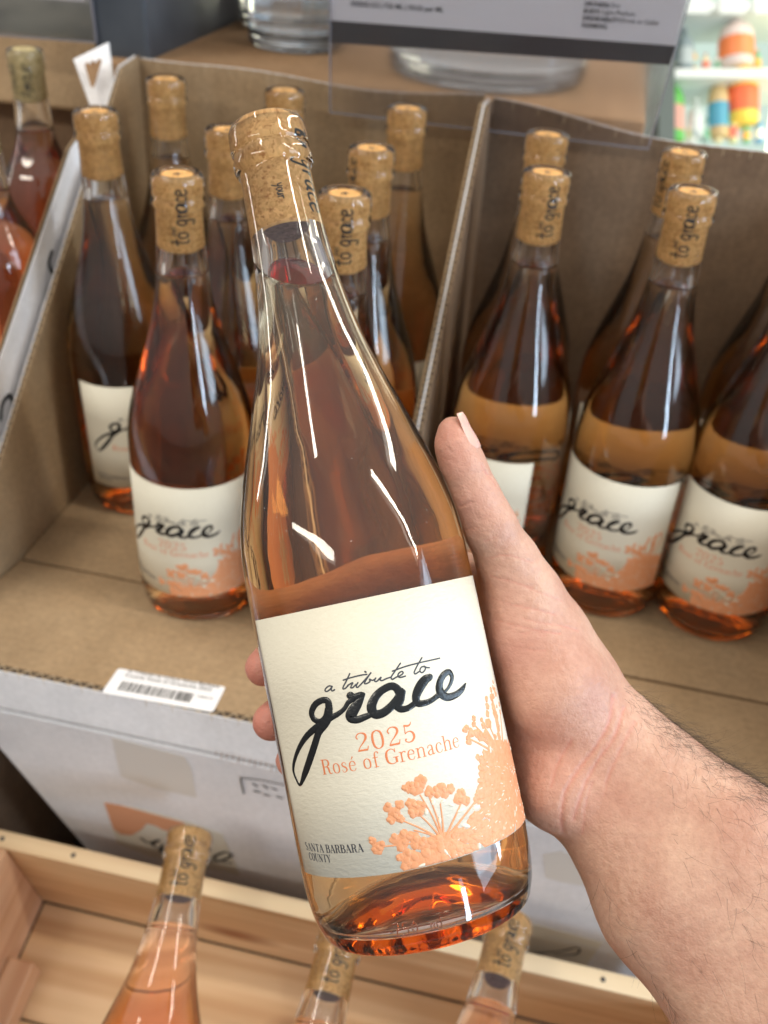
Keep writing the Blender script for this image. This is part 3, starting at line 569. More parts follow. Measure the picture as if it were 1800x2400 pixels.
# dust specks on the glass
mb = MB(); rr_ = random.Random(4)
for k in range(150):
    zz = 0.135 + 0.09 * rr_.random(); a = rr_.uniform(-0.9, 0.8); R_ = np.interp(zz, [q[0] for q in OUT[8:30]], [q[1] for q in OUT[8:30]]) * (1 + 0.0035 * math.sin(2 * a + zz * 30)) + 0.00004; w_ = 0.00005 + 0.00009 * rr_.random() ** 3; l_ = w_ * (1 if rr_.random() < .8 else 4)
    c_ = np.array([R_ * math.sin(a), -R_ * math.cos(a), zz]); t1 = np.array([math.cos(a), math.sin(a), 0]); t2 = np.array([0, 0, 1.0]); n3 = np.array([math.sin(a), -math.cos(a), 0]); q_ = rr_.random() * 3; u1 = t1 * math.cos(q_) + t2 * math.sin(q_); u2 = t2 * math.cos(q_) - t1 * math.sin(q_)
    mb.add([c_ - u1 * l_, c_ - u2 * w_, c_ + u1 * l_, c_ + u2 * w_, c_ + n3 * w_, c_ - n3 * w_], [(0, 1, 4), (1, 2, 4), (2, 3, 4), (3, 0, 4), (1, 0, 5), (2, 1, 5), (3, 2, 5), (0, 3, 5)])
mb.build('dust', mat('dust', (0.8, 0.76, 0.7), 0.9), held, kind='stuff')

# ---- upright bottles standing in the display boxes
GRP = 'rosé bottles standing in the cut-open display boxes'
proto = bottle('rosé bottle at the front of the left box, just left of the held bottle', GRP, Matrix.Translation((0, 0, 0)), 'wine')
def T4(x, y, z=0.0, rz=0.0, lean=(0, 0)):
    return Matrix.Translation((x, y, z)) @ Matrix.Rotation(lean[0], 4, 'Y') @ Matrix.Rotation(lean[1], 4, 'X') @ Matrix.Rotation(rz, 4, 'Z')
UPR = [
 (-0.129, 0.562, -22, (0, 0), None),
 (-0.2020, 0.686, 12, (-0.026, 0), 'rosé bottle against the left box wall, label half hidden behind its front neighbour'),
 (-0.187, 0.795, 40, (0, 0), 'rosé bottle in the back left corner of the left box, only cork and neck clear'),
 (-0.118, 0.664, 5, (0, 0), 'rosé bottle in the middle of the left box just left of the held cork'),
 (-0.096, 0.785, 30, (0, 0), 'rosé bottle at the back wall, cork peeping out just above the held cork'),
 (-0.024, 0.644, -20, (0, 0), 'rosé bottle second back along the left side of the corrugated divider'),
 (-0.034, 0.549, 4, (0, 0), 'rosé bottle close behind the held neck, lettered cork just right of it'),
 (-0.004, 0.757, 20, (0, 0), 'rosé bottle at the back wall beside the top of the corrugated divider'),
 (0.093, 0.711, 10, (0, 0), 'rosé bottle at the back of the right box, cork overlapped by the cork in front'),
 (0.084, 0.619, -50, (0, 0), 'rosé bottle in the right box just behind the thumb, label cut off by the hand'),
 (0.182, 0.689, 12, (0, 0), 'bottle at the back right, half hidden by the lettered cork in front'),
 (0.169, 0.601, -21, (0, 0), 'rosé bottle showing its whole label just right of the thumb'),
 (0.246, 0.583, -10, (0, 0), 'rosé bottle at the right picture edge, label in view, cork out of frame'),
 (0.272, 0.672, 0, (0, 0), 'dark rosé bottle shoulder behind the rightmost labelled bottle, at the picture edge'),
]
for i, (x, y, rz, lean, lab) in enumerate(UPR):
    o = proto if i == 0 else copy_tree(proto)
    o.matrix_world = T4(x, y, 0.0, math.radians(rz) + BROT * 0 + (-math.atan2(x, y)), lean)
    if lab: o['label'] = lab
    for ch in o.children:
        if ch.name.startswith('cork'): ch.rotation_euler = (0, 0, math.radians([24, 170, 150, 200, 160, -55, 25, 190, 170, 48, -50, 26, 20, 20][i] - 28 - rz)); ch.location = (0, 0, rnd.uniform(-0.0006, 0.0001))
        if ch.name.startswith('label'): ch.location = (0, 0, rnd.uniform(-0.001, 0.001))
    if i in (6, 3, 5):
        for ch in o.children:
            if ch.name.startswith('label'): ch.rotation_euler = (0, 0, math.radians(175))

# ---- bottles of another rosé in the neighbouring box
OUT2 = [(0.016, 0.0001), (0.010, 0.018), (0.0006, 0.0325), (0.0, 0.0345), (0.003, 0.0375), (0.010, 0.0385), (0.10, 0.0385), (0.14, 0.0375), (0.165, 0.0365), (0.185, 0.0345), (0.200, 0.0300), (0.214, 0.0225), (0.228, 0.0165), (0.24, 0.0150), (0.26, 0.0142), (0.2812, 0.0139), (0.2830, 0.0147), (0.2870, 0.0148), (0.289, 0.0145), (0.292, 0.0149), (0.2965, 0.0148), (0.299, 0.0138), (0.3001, 0.0112), (0.2994, 0.0098)]
INN2 = [(0.2990, 0.0091), (0.257, 0.0092), (0.24, 0.0118), (0.228, 0.0135), (0.214, 0.0195), (0.200, 0.0272), (0.185, 0.0318), (0.165, 0.0338), (0.14, 0.035), (0.10, 0.036), (0.02, 0.036), (0.0075, 0.031), (0.017, 0.012), (0.019, 0.0001)]
def other_bottle(label, P_, rz, lean=(0, 0), text=True):
    t = thing('wine_bottle', label, 'wine bottle', group='bottles in the neighbouring box', mat=T4(P_[0], P_[1], P_[2], rz, lean))
    V, Fc = glass_mesh(56, False, OUT2, INN2); mesh('glass', V, Fc, M['glass'], t, True)
    V, Fc = lathe(wine_prof(0.238, INN2), 48); mesh('wine', V, Fc, M['wine_red'], t, True)
    V, Fc = cork_mesh(0.2600); c = mesh('cork', V, Fc, M['cork_pale'], t, True)
    ct = Print(9.40); handtext(ct, 'Amour', 3.5, 264, 10.0, 0.9, 1); handtext(ct, 'Amour', -8.5, 267, 9.0, 0.6, 1); ct.build('lettering', M['ink'], c)
    st = Print(None); st.stroke([(-3, 0.5, 1.4), (0, -0.5, 2.2), (3, 0.3, 1.2)], h=0.05); s_ = st.build('branded_mark', M['ink'], c); s_.location = (0, 0, 0.2997)
    V, Fc = label_mesh((-48, 48, 25, 125), 38.7); mesh('label', V, Fc, M['paper'], t, True)
    return t
pa = wor(atz(52, 104, 0.30)); other_bottle('wine bottle with pale cork reading Amour in the neighbouring box at far left', (pa[0], pa[1], 0), math.radians(16))
pb = wor(atz(-62, 205, 0.30)); other_bottle('wine bottle at the left picture edge, only a slice of dark shoulder and pale label', (pb[0], pb[1], 0), 0.1)

# ------------------------------------------------------------------ cardboard boxes
def board(mb, pts, n, th, wav=None, inner=0, outer=1, core=2, skin=0.0006):
    """corrugated board: polygon pts on its inner face, thickness th along n"""
    n = np.array(n, float)
    mb.prism(pts, n * skin, inner)
    mb.prism([tuple(np.array(p) + n * (th - skin)) for p in pts], n * skin, outer)
    # recessed core filling
    c = np.mean([np.array(p) for p in pts], axis=0)
    q = [tuple(c + (np.array(p) - c) * (1 - 0.003 / max(0.05, np.linalg.norm(np.array(p) - c))) + n * (skin + 1e-4)) for p in pts]
    mb.prism(q, n * (th - 2 * skin - 2e-4), core)
def flute(mb, a, b, n, down, th, per=0.0085, m=3, amp=1.1):
    """sine medium seen on a cut edge from a to b"""
    a = np.array(a, float); b = np.array(b, float); n = np.array(n, float); down = np.array(down, float)
    Ln = np.linalg.norm(b - a); k = int(Ln / per * 8); V = []; Fc = []
    for i in range(k + 1):
        t = i / k; s_ = math.sin(2 * math.pi * t * Ln / per + 0.3 * math.sin(t * 40)); p = a + (b - a) * t + n * th * (0.5 + 0.5 * amp * 0.78 * s_)
        for o, dd in ((0.0, 0), (0.0010, 0), (0.0010, 1), (0.0, 1)): V.append(p + n * (o - 0.0005) + down * 0.005 * dd)
    for i in range(k):
        for j, (x, y) in enumerate(((0, 1), (1, 2), (3, 0))): Fc.append((i * 4 + x, i * 4 + y, (i + 1) * 4 + y, (i + 1) * 4 + x))
    mb.add(V, Fc, m)
KW = [M['kraft_v'], M['white_board'], M['kraft_core'], M['flute']]; KS = [M['kraft_s'], M['white_board_s'], M['kraft_core'], M['flute']]
def display_box(label, x0, x1, y0, y1, hb, cutL, cutR, hl=0.015, hr=None, dark=False, skin=0.0006):
    t = thing('cardboard_box', label, 'cardboard box', (0, 0, 0), BROT, 'open wine cartons')
    th = 0.0042; hr = hr or hb
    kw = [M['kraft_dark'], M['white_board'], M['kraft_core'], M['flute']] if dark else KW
    mb = MB(); board(mb, [(x0, y0, -0.0045), (x1, y0, -0.0045), (x1, y1, -0.0045), (x0, y1, -0.0045)], (0, 0, -1), 0.004); 
    mb.build('floor_board', [M['kraft_x'], M['white_board'], M['kraft_core'], M['flute']], t)
    xm = (x0 + x1) / 2
    mb = MB(); mb.hexa([(x0 + .001, y0 + .001, -.0043), (x1 - .001, y0 + .001, -.0043), (x1 - .001, y0 + 0.115, -.0043), (x0 + .001, y0 + 0.118, -.0043), (x0 + .001, y0 + .001, -.0003), (x1 - .001, y0 + .001, -.0003), (x1 - .001, y0 + 0.115, -.0003), (x0 + .001, y0 + 0.118, -.0003)]); mb.v[4] = (x0 + .001, y0 + .0003, .0149); mb.v[5] = (x1 - .001, y0 + .0003, .0149)
    bevel(mb.build('bottom_flap', [M['kraft_x']], t), 0.0008)
    mb = MB(); mb.hexa([(x0 + .001, y0 + .121, -.0043), (x1 - .001, y0 + .118, -.0043), (x1 - .001, y1 - .001, -.0043), (x0 + .001, y1 - .001, -.0043), (x0 + .001, y0 + .121, -.0005), (x1 - .001, y0 + .118, -.0005), (x1 - .001, y1 - .001, -.0005), (x0 + .001, y1 - .001, -.0005)])
    bevel(mb.build('bottom_flap', [M['kraft_x']], t), 0.0008)
    # back wall, slightly wavy top
    mb = MB(); top = []; nn = 14
    for i in range(nn + 1):
        f = i / nn; top.append((x0 + (x1 - x0) * f, y1, hb + (hr - hb) * f - 0.0022 * math.sin(f * 9 + x0 * 30) - 0.0035 * math.sin(f * math.pi)))
    board(mb, [(x0, y1, -0.0045), (x1, y1, -0.0045)] + top[::-1], (0, 1, 0), th)
    for p, q in zip(top[:-1], top[1:]): flute(mb, np.array(p) - (0, 0, .0004), np.array(q) - (0, 0, .0004), (0, 1, 0), (0, 0, -1), th)
    mb.build('back_wall', kw, t)
    # side walls cut on the slant
    for side, x, n, cut in (('L', x0, (-1, 0, 0), cutL), ('R', x1, (1, 0, 0), cutR)):
        if not cut: continue
        (ya, za), (yb, zb) = cut    # rear and front ends of the slanted cut
        lean = 0.0
        mb = MB(); pts = [(x, y0, -0.0045), (x, y0, hl), (x, yb, zb), (x, ya, za), (x, y1, hb if side == 'L' else hr), (x, y1, -0.0045)]
        if side == 'R': pass
        board(mb, pts, n, th, core=2, skin=skin if side == ('L' if dark else 'R') else 0.0006)
        flute(mb, (x, yb, zb - .0004), (x, ya, za - .0004), n, (0, 0, -1), th); flute(mb, (x, y0, hl - .0004), (x, yb, zb - .0004), n, (0, 0, -1), th)
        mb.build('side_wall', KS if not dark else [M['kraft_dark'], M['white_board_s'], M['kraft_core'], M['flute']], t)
    # low front lip
    mb = MB(); board(mb, [(x0, y0, -0.018), (x1, y0, -0.018), (x1, y0, hl), (x0, y0, hl)], (0, -1, 0), 0.0058, skin=0.0005)
    flute(mb, (x0, y0, hl + .0002), (x1, y0, hl + .0002), (0, -1, 0), (0, 0, -1), 0.0058)
    mb.build('front_lip', KW, t)
    return t
Y0, Y1 = 0.409, 0.803
lb = display_box('open carton at left with slanted cut sides, kraft floor and barcode sticker', -0.366, -0.0875, Y0, Y1, 0.303, ((0.772, 0.300), (0.470, 0.036)), ((0.772, 0.302), (0.470, 0.034)), hr=0.300, skin=0.0009)
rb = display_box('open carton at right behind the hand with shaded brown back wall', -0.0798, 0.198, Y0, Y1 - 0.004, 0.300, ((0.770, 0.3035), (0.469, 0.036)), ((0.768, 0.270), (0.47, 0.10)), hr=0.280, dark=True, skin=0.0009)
# barcode sticker on the carton floor
def ats(x, y):
    z = 0.006
    for _ in range(8): q = atz(x, y, z); z = 0.0152 * (1 - (q[1] - Y0 - .0003) / .1157) - 0.0003
    return np.array([q[0], q[1], z])
stk = [ats(248, 1430), ats(487, 1485), ats(455, 1550), ats(213, 1507)]
sx = np.array(stk[2]) - np.array(stk[3]); sw = np.linalg.norm(sx); sx /= sw; sn = np.array([0, 0.0152 / .1157, 1.0]); sn /= np.linalg.norm(sn); sx -= (sx @ sn) * sn; sx /= np.linalg.norm(sx); sy = np.cross(sn, sx); sh = 0.026
mb = MB(); c_ = []
for cx_, cy_, a0 in ((sw - .002, sh - .002, 0), (.002, sh - .002, 90), (.002, .002, 180), (sw - .002, .002, 270)):
    for k in range(5): a = math.radians(a0 + k * 22.5); c_.append((cx_ + .002 * math.cos(a), cy_ + .002 * math.sin(a), 0))
mb.prism(c_, (0, 0, 0.00015)); sticker = mb.build('barcode_sticker', M['sheet'], lb)
sticker.matrix_local = frame(np.array(stk[3]) + sy * 0.0045 + sn * 0.0004, sx, sy, sn)
mb = MB(); x = 0.008
while x < sw - 0.017:
    w_ = rnd.choice((.0006, .0006, .0010, .0014)); mb.box((x, .005, .0002), (x + w_, .014, .00022)); x += w_ + rnd.choice((.0004, .0005, .0009))
mb.build('barcode', M['ink'], sticker)
def txt(body, size, m, parent, mtx, name='lettering', bold=0.0, shear=0.0):
    c = bpy.data.curves.new(name, 'FONT'); c.body = body; c.size = size; c.extrude = 0.00003; c.offset = bold; c.shear = shear
    o = bpy.data.objects.new(name, c); COL.objects.link(o); c.materials.append(m); bpy.context.view_layer.update()
    me = bpy.data.meshes.new_from_object(o.evaluated_get(bpy.context.evaluated_depsgraph_get())); bpy.data.objects.remove(o)
    o = bpy.data.objects.new(name, me); COL.objects.link(o)
    if not me.materials: me.materials.append(m)
    o.parent = parent; o.matrix_local = mtx; return o
txt('A Tribute to Grace Santa Barbara\nCounty Rosé of Grenache 2025', 0.0044, M['ink'], sticker, Matrix.Translation((0.007, 0.0235, 0.0003)))
txt('500005153', 0.0022, M['ink'], sticker, Matrix.Translation((sw - 0.014, 0.0115, 0.0003)))

# neighbouring box on the left: its white printed wall shows above our slanted cut
t = thing('cardboard_box', 'neighbouring white printed carton at far left holding the pale corked bottle', 'cardboard box', (0, 0, 0), BROT, 'open wine cartons')
xn = -0.379
mb = MB(); nb = [(xn, 0.36, -0.02), (xn, 0.36, -0.005), (xn, 0.574, 0.150), (xn, 0.700, 0.254), (xn, 0.742, 0.268), (xn, 0.80, 0.20), (xn, 0.80, -0.02)]
board(mb, nb, (-1, 0, 0), 0.004, inner=1, outer=0); mb.build('side_wall', KS, t)
mb = MB(); yb_ = 0.905; A_ = aty(-200, 90, yb_); B_ = aty(240, 112, yb_); board(mb, [(A_[0], yb_, 0), (B_[0], yb_, 0), (B_[0], yb_, B_[2]), (A_[0], yb_, A_[2])], (0, 1, 0), 0.004)
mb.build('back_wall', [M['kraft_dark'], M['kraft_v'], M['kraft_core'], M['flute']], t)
mb = MB(); A2 = aty(-200, 190, yb_ - .03); B2 = aty(250, 238, yb_ - .03)
mb.hexa([(A2[0], yb_ - .034, A2[2] - .004), (B2[0], yb_ - .034, B2[2] - .004), (B2[0], yb_ - .001, B2[2] + .002), (A2[0], yb_ - .001, A2[2] + .002), (A2[0], yb_ - .034, A2[2]), (B2[0], yb_ - .034, B2[2]), (B2[0], yb_ - .001, B2[2] + .05), (A2[0], yb_ - .001, A2[2] + .05)])
bevel(mb.build('folded_flap', M['kraft_v'], t), 0.003)
mb = MB(); mb.box((-0.75, 0.36, -0.02), (xn - .005, yb_, -0.004)); mb.build('floor_board', M['kraft_x'], t)
# black printed marks on that white wall
def wallmark(pts, w):
    p = Print(None); p.stroke(pts, w=w, h=0.05); o = p.build('printed_mark', M['ink'], t)
    o.matrix_local = frame((xn + 0.0003, 0, 0), (0, 1, 0), (0, 0, 1), (1, 0, 0)); return o
def yz(x, y): q = atx(x, y, xn + 0.0003); return (q[1] * 1000, q[2] * 1000)
wallmark([yz(112, 545), yz(106, 570), yz(116, 590), yz(133, 583), yz(142, 562)], 4.0)
wallmark([yz(88, 690), yz(94, 699), yz(104, 690)], 3.0)
wallmark([yz(2, 905), yz(6, 872), yz(20, 855), (yz(28, 870)), yz(24, 905)], 4.0)
# raised corner flap, torn
q = [aty(158, 128, 0.775), aty(232, 92, 0.79), aty(246, 200, 0.77), aty(238, 240, 0.76), aty(198, 238, 0.76)]
mb = MB(); mb.prism([tuple(p) for p in q], (0, 0.003, 0)); fl = mb.build('corner_flap', M['white_board'], t)
tr_ = [aty(183, 140, 0.769), aty(188, 134, 0.769), aty(194, 139, 0.769), aty(200, 130, 0.769), aty(206, 136, 0.769), aty(213, 127, 0.769), aty(220, 130, 0.769), aty(202, 190, 0.7595), aty(196, 186, 0.7595)]
mb = MB(); mb.prism([tuple(p + np.array([0, -0.0002, 0])) for p in tr_], (0, 0.0007, 0)); mb.build('torn_patch', M['kraft_top'], fl)

# white cartons stacked below, tipped back a little so that their faces recede downward
TL = math.radians(15); TT = math.tan(TL); ZT = -0.0225; YF = Y0 - 0.0054
def atf(x, y):
    """sight line meets the tipped face; gives (x, distance up the face)"""
    d = loc(ray(x, y)); t_ = (YF + ZT * TT - CH * TT) / (d[1] + d[2] * TT); p = np.array([0, 0, CH]) + d * t_
    return p[0], (p[2] - ZT) / math.cos(TL)
FM = frame((0, YF, ZT), (1, 0, 0), (0, -math.sin(TL), math.cos(TL)), (0, -math.cos(TL), -math.sin(TL)))
def lower(label, x0, x1, x0b=None, h=0.33):
    t = thing('cardboard_box', label, 'cardboard box', (0, 0, 0), BROT, 'closed white cartons below')
    x0b = x0 if x0b is None else x0b; zb = ZT - h * math.cos(TL); yb = YF + h * math.sin(TL)
    mb = MB(); mb.hexa([(x0b, yb, zb), (x1, yb, zb), (x1, Y1, zb), (x0b, Y1, zb), (x0, YF, ZT), (x1, YF, ZT), (x1, Y1, ZT), (x0, Y1, ZT)])
    bevel(mb.build('carton', M['white_board'], t), 0.002); return t
p0 = atf(0, 1620); p1 = atf(130, 1770); sl_ = (p1[0] - p0[0]) / (p1[1] - p0[1])
l1 = lower('closed white carton under the left open box, with tape and orange print', p0[0] - sl_ * p0[1], -0.083, p0[0] + sl_ * (-0.33 - p0[1]))
l2 = lower('closed white carton under the right open box, seen between bottle and forearm', -0.078, 0.215)
nlow = thing('cardboard_box', 'brown carton low at the left picture edge below the neighbouring box', 'cardboard box', (0, 0, 0), BROT)
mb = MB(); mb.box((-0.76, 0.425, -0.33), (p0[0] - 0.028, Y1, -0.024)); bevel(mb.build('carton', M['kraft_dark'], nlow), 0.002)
def facepoly(parent, name, m, pts, d=0.0002):
    q = [atf(x, y) for x, y in pts]; mb = MB(); mb.prism([(p[0], p[1], d) for p in q], (0, 0, 0.0003)); o = mb.build(name, m, parent); o.matrix_local = FM; return o
facepoly(l1, 'tape_patch', M['tape'], [(243, 1592), (400, 1633), (415, 1660), (425, 1722), (330, 1700), (262, 1676)])
facepoly(l1, 'cream_patch', M['cream_print'], [(226, 1733), (300, 1745), (410, 1775), (480, 1800), (520, 1890), (330, 1850), (255, 1820)])
facepoly(l1, 'orange_patch', M['peel'], [(226, 1732), (262, 1738), (330, 1757), (400, 1776), (392, 1786), (375, 1796), (352, 1790), (338, 1782), (318, 1776), (306, 1790), (284, 1802), (262, 1800), (246, 1788)], 0.0006)
def face_stroke(parent, name, m, strokes, w):
    p = Print(None)
    for s_ in strokes: p.stroke([(atf(x, y)[0] * 1000, atf(x, y)[1] * 1000) for x, y in s_], w=w, h=0.05)
    o = p.build(name, m, parent); o.matrix_local = FM @ Matrix.Translation((0, 0, 0.001)); return o
face_stroke(l1, 'script_lettering', M['ink'], [[(305, 1808), (322, 1818), (345, 1812), (330, 1822), (352, 1834)], [(352, 1822), (348, 1838), (372, 1832), (368, 1846), (395, 1842)], [(400, 1836), (430, 1850), (470, 1858), (500, 1846), (485, 1838), (462, 1852), (500, 1862)]], 2.2)
face_stroke(l1, 'printed_frame', M['grey_ink'], [[(528, 1712), (521, 1680), (525, 1678)], [(521, 1678), (560, 1682), (620, 1694)]], 1.2)
face_stroke(l1, 'printed_letters', M['grey_ink'], [[(548, 1690), (556, 1696)], [(570, 1694), (578, 1700)], [(590, 1700), (598, 1704)], [(550, 1706), (562, 1709)], [(572, 1714), (582, 1716)], [(600, 1718), (610, 1722)]], 1.8)
M['scuff'] = mat('scuff', (0.50, 0.38, 0.34), 0.7)
face_stroke(l1, 'scuff_mark', M['scuff'], [[(466 + 12 * k + rnd.random() * 5, 1621 + 2.7 * k), (467 + 12 * k, 1626 + 2.7 * k + rnd.random() * 9)] for k in range(13)], 0.7)
facepoly(l2, 'paper_patch', M['tape'], [(1175, 1845), (1215, 1838), (1308, 1868), (1300, 1918), (1215, 1905), (1180, 1895)])
facepoly(l2, 'cream_patch', M['cream_print'], [(1120, 1985), (1302, 2035), (1255, 2100), (1120, 2075)])
face_stroke(l2, 'script_lettering', M['ink'], [[(1148, 2058), (1175, 2062), (1150, 2066)], [(1160, 2056), (1210, 2052), (1245, 2044), (1252, 2052), (1238, 2060), (1200, 2060)]], 1.4)
face_stroke(l2, 'printed_letters', M['tape'], [[(1188 + 12 * k, 2020 + 3.2 * k), (1194 + 12 * k, 2024 + 3.2 * k)] for k in range(9)], 2.2)

# ------------------------------------------------------------------ things on and behind the boxes
# closed carton behind, its top carries the clear bottles
bt = thing('cardboard_box', 'closed brown carton behind the open boxes, carrying the clear glass bottles', 'cardboard box', (0, 0, 0), BROT)
xr_ = atz(1395, 290, 0.2935); mb = MB(); mb.box((-0.42, 0.815, 0.02), (xr_[0], 1.12, 0.2935)); bevel(mb.build('carton', M['kraft_top'], bt), 0.002)
# black carton
bb = thing('cardboard_box', 'tall dark blue-black carton standing at the back left', 'cardboard box', (0, 0, 0), BROT)
k1 = atz(272, 108, 0.2945); 
mb = MB(); mb.box((aty(203, 100, 0.834)[0], 0.834, 0.10), (-0.372, 1.16, 0.62)); bevel(mb.build('carton', M['black_box'], bb), 0.003)
# clear spirit bottles
def clear_bottle(label, P_, r, orange=False, pale=False):
    t = thing('spirit_bottle', label, 'glass bottle', tuple(P_), BROT, 'clear spirit bottles')
    o_ = [(0.006, 0.0001), (0.005, 0.6 * r), (0.0, 0.82 * r), (0.0015, 0.93 * r), (0.006, 0.985 * r), (0.012, r), (0.10, r), (0.20, r), (0.215, 0.9 * r), (0.228, 0.5 * r), (0.235, 0.34 * r), (0.28, 0.34 * r), (0.281, 0.25 * r)]
    i_ = [(0.279, 0.24 * r), (0.235, 0.26 * r), (0.226, 0.42 * r), (0.212, 0.82 * r), (0.19, 0.92 * r), (0.10, 0.92 * r), (0.025, 0.92 * r), (0.014, 0.84 * r), (0.012, 0.4 * r), (0.012, 0.0001)]
    V, Fc = glass_mesh(48, False, o_, i_, 3); mesh('glass', V, Fc, M['glass'], t, True)
    V, Fc = lathe(wine_prof(0.20, i_), 40); mesh('spirit', V, Fc, M['spirit'], t, True)
    R = r * 1000 + 0.3
    if orange:
        V, Fc = label_mesh((-52, -24, 42, 120), R, 12, 2); mesh('label', V, Fc, M['sticker_orange'], t, True)
        V, Fc = label_mesh((-18, 50, 50, 160), R, 16, 2); mesh('label', V, Fc, M['grey_label'], t, True)
    if pale:
        V, Fc = label_mesh((-60, 60, 32, 160), R, 24, 2); mesh('label', V, Fc, M['grey_label'], t, True)
    V, Fc = lathe([(0.0001, 0.30), (0.36 * r, 0.30), (0.38 * r, 0.298), (0.38 * r, 0.27), (0.36 * r, 0.268)], 24); mesh('cap', V, Fc, M['band'], t, True)
    return t
g1 = atz(640, 98, 0.294); clear_bottle('clear glass spirit bottle with an orange sticker on the brown carton', (*wor(g1)[:2], 0.294), 0.044, orange=True)
g2 = g1 + np.array([-0.045, 0.095, 0]); clear_bottle('clear spirit bottle with a pale label behind the orange stickered bottle', (*wor(g2)[:2], 0.294), 0.040, pale=True)
g3 = atz(1050, 158, 0.294); clear_bottle('large clear glass jug seen through the acrylic sign holder', (*wor(g3)[:2], 0.294), 0.085)
# sign holders
def sign(label, corners, ysign, band=True):
    """corners in picture order tl, tr, br, bl on the plane y=ysign"""
    t = thing('sign_holder', label, 'sign holder', (0, 0, 0), BROT, 'acrylic sign holders')
    q = [aty(x, y, ysign) for x, y in corners]
    mb = MB(); mb.prism([(p[0], ysign, p[2]) for p in q], (0, 0.002, 0)); mb.build('acrylic_panel', M['acrylic'], t)
    mb = MB()
    for a, b in ((q[1], q[2]), (q[2], q[3]), (q[3], q[0])):
        a = np.array(a); b = np.array(b); d = (b - a) / np.linalg.norm(b - a); n = np.array([-d[2], 0, d[0]]) * 0.0006
        mb.prism([(a - n)[[0, 1, 2]], (a + n), (b + n), (b - n)], (0, 0.0026, 0)); 
    mb.build('edge_strip', M['acrylic_edge'], t).location = (0, -0.0003, 0)
    return t
ys = 0.782
s1 = sign('acrylic sign holder with white wine description sheet and dark band at top', [(712, -220), (1550, -220), (1400, 322), (713, 243)], ys)
def spoly(parent, name, m, pts, y_): 
    mb = MB(); mb.prism([tuple(aty(a, b, y_)) for a, b in pts], (0, 0.0004, 0)); return mb.build(name, m, parent)
spoly(s1, 'white_sheet', M['sheet'], [(714, -220), (1536, -220), (1458, 101), (714, 47)], ys + 0.0036)
spoly(s1, 'dark_band', M['band'], [(714, 44), (1459, 99), (1446, 140), (714, 92)], ys + 0.0031)
def sgn_txt(body, px, py, size, bold=0.0, ang=None, shear=0.0):
    a = aty(px, py, ys + 0.0028); b = aty(px + 100, py + 7.2, ys + 0.0028); ex = (b - a); ex /= np.linalg.norm(ex); ez = np.array([0, -1, 0.]); ey = np.cross(ez, ex)
    return txt(body, size, M['grey_ink'], s1, frame(a, ex, ey, ez), bold=bold, shear=shear)
sgn_txt('500005153 | 750 ML | $0.03 per ML', 757, 12, 0.0047, 0.00005)
for i, (b_, t_, w_) in enumerate((('DRYNESS:', 'Dry', 53), ('BODY:', 'Light-Medium', 36), ('DRINKABILITY:', 'Drink or Cellar', 80), ('FARMING:', '', 30))):
    x_ = 1262 - 2 * i; y_ = 12 + 15.4 * i
    sgn_txt(b_, x_, y_, 0.0040, 0.00008)
    if t_: sgn_txt(t_, x_ + w_ + 4, y_ + 0.07 * w_, 0.0041)
s2 = sign('acrylic sign holder at the top left corner with a grey green panel', [(-60, -120), (182, -120), (207, 92), (-60, 72)], 0.83)
spoly(s2, 'white_sheet', M['sheet'], [(-60, -120), (180, -120), (182, 3), (-60, -14)], 0.8335)
M['greygreen'] = mat('grey_green_panel', (0.16, 0.175, 0.155), 0.35)
_m = M['greygreen']; _n, _rr = noise_col(_m, coords(_m, (1, 1, 3)), 20, (0.10, 0.11, 0.115), (0.24, 0.25, 0.225), 0.35, 0.6, 4); L(_m, _rr.outputs[0], P(_m).inputs['Base Color'])
mb = MB(); a_ = aty(-60, -6, 0.93); b_ = aty(190, 10, 0.93); mb.box((a_[0] - .1, 0.93, 0.05), (b_[0] + 0.01, 1.05, b_[2] + 0.004)); gb = bevel(mb.build('grey_carton', M['greygreen']), 0.002); gb.rotation_euler = (0, 0, BROT); tag(gb, 'grey green carton behind the top left sign holder', 'cardboard box')

# ------------------------------------------------------------------ wooden crate and its bottles
tau = math.radians(15); A0 = aty(13, 1832, 0.398)
ez = np.array([0, -math.sin(tau), math.cos(tau)]); ex = np.array([1.0, 0, 0]); ey = np.cross(ez, ex)
fr = np.eye(4)
def LW(v): return v[0] * Xb + v[1] * Yb + np.array([0, 0, v[2]])
Aw = wor(A0); EX, EY, EZ = LW(ex), LW(ey), LW(ez)
cm = frame(Aw, EX, EY, EZ)
crate = thing('wooden_crate', 'pale pine crate in front holding three leaning bottles', 'wooden crate', mat=cm)
CWd = aty(1462, 2184, 0.398)[0] - A0[0]; CHt, CD, bt_ = 0.108, 0.34, 0.0118
def plank(name, a, b, m, w=0.0012):
    mb = MB(); mb.box(a, b); return bevel(mb.build(name, m, crate), w)
plank('back_board', (-bt_, 0, -CHt), (CWd + bt_, bt_, -0.0008), M['wood_x'])
plank('top_edge', (-bt_, -0.0002, -0.0008), (CWd + bt_, bt_ + .0002, 0.0), M['wood_rim'], 0.0003)
plank('side_board', (-bt_, -CD, -CHt), (0.0, -0.0003, -0.001), M['wood_y'])
plank('side_board', (CWd, -CD, -CHt), (CWd + bt_, -0.0003, -0.001), M['wood_y'])
plank('front_board', (-bt_, -CD - bt_, -CHt), (CWd + bt_, -CD - 0.0003, -0.06), M['wood_x'])
for k in range(4): plank('floor_plank', (0.0003, -CD + k * CD / 4 + 0.0008, -CHt - 0.006), (CWd - .0003, -CD + (k + 1) * CD / 4 - 0.0008, -CHt - 0.0003 * (k % 2)), M['wood_x'])
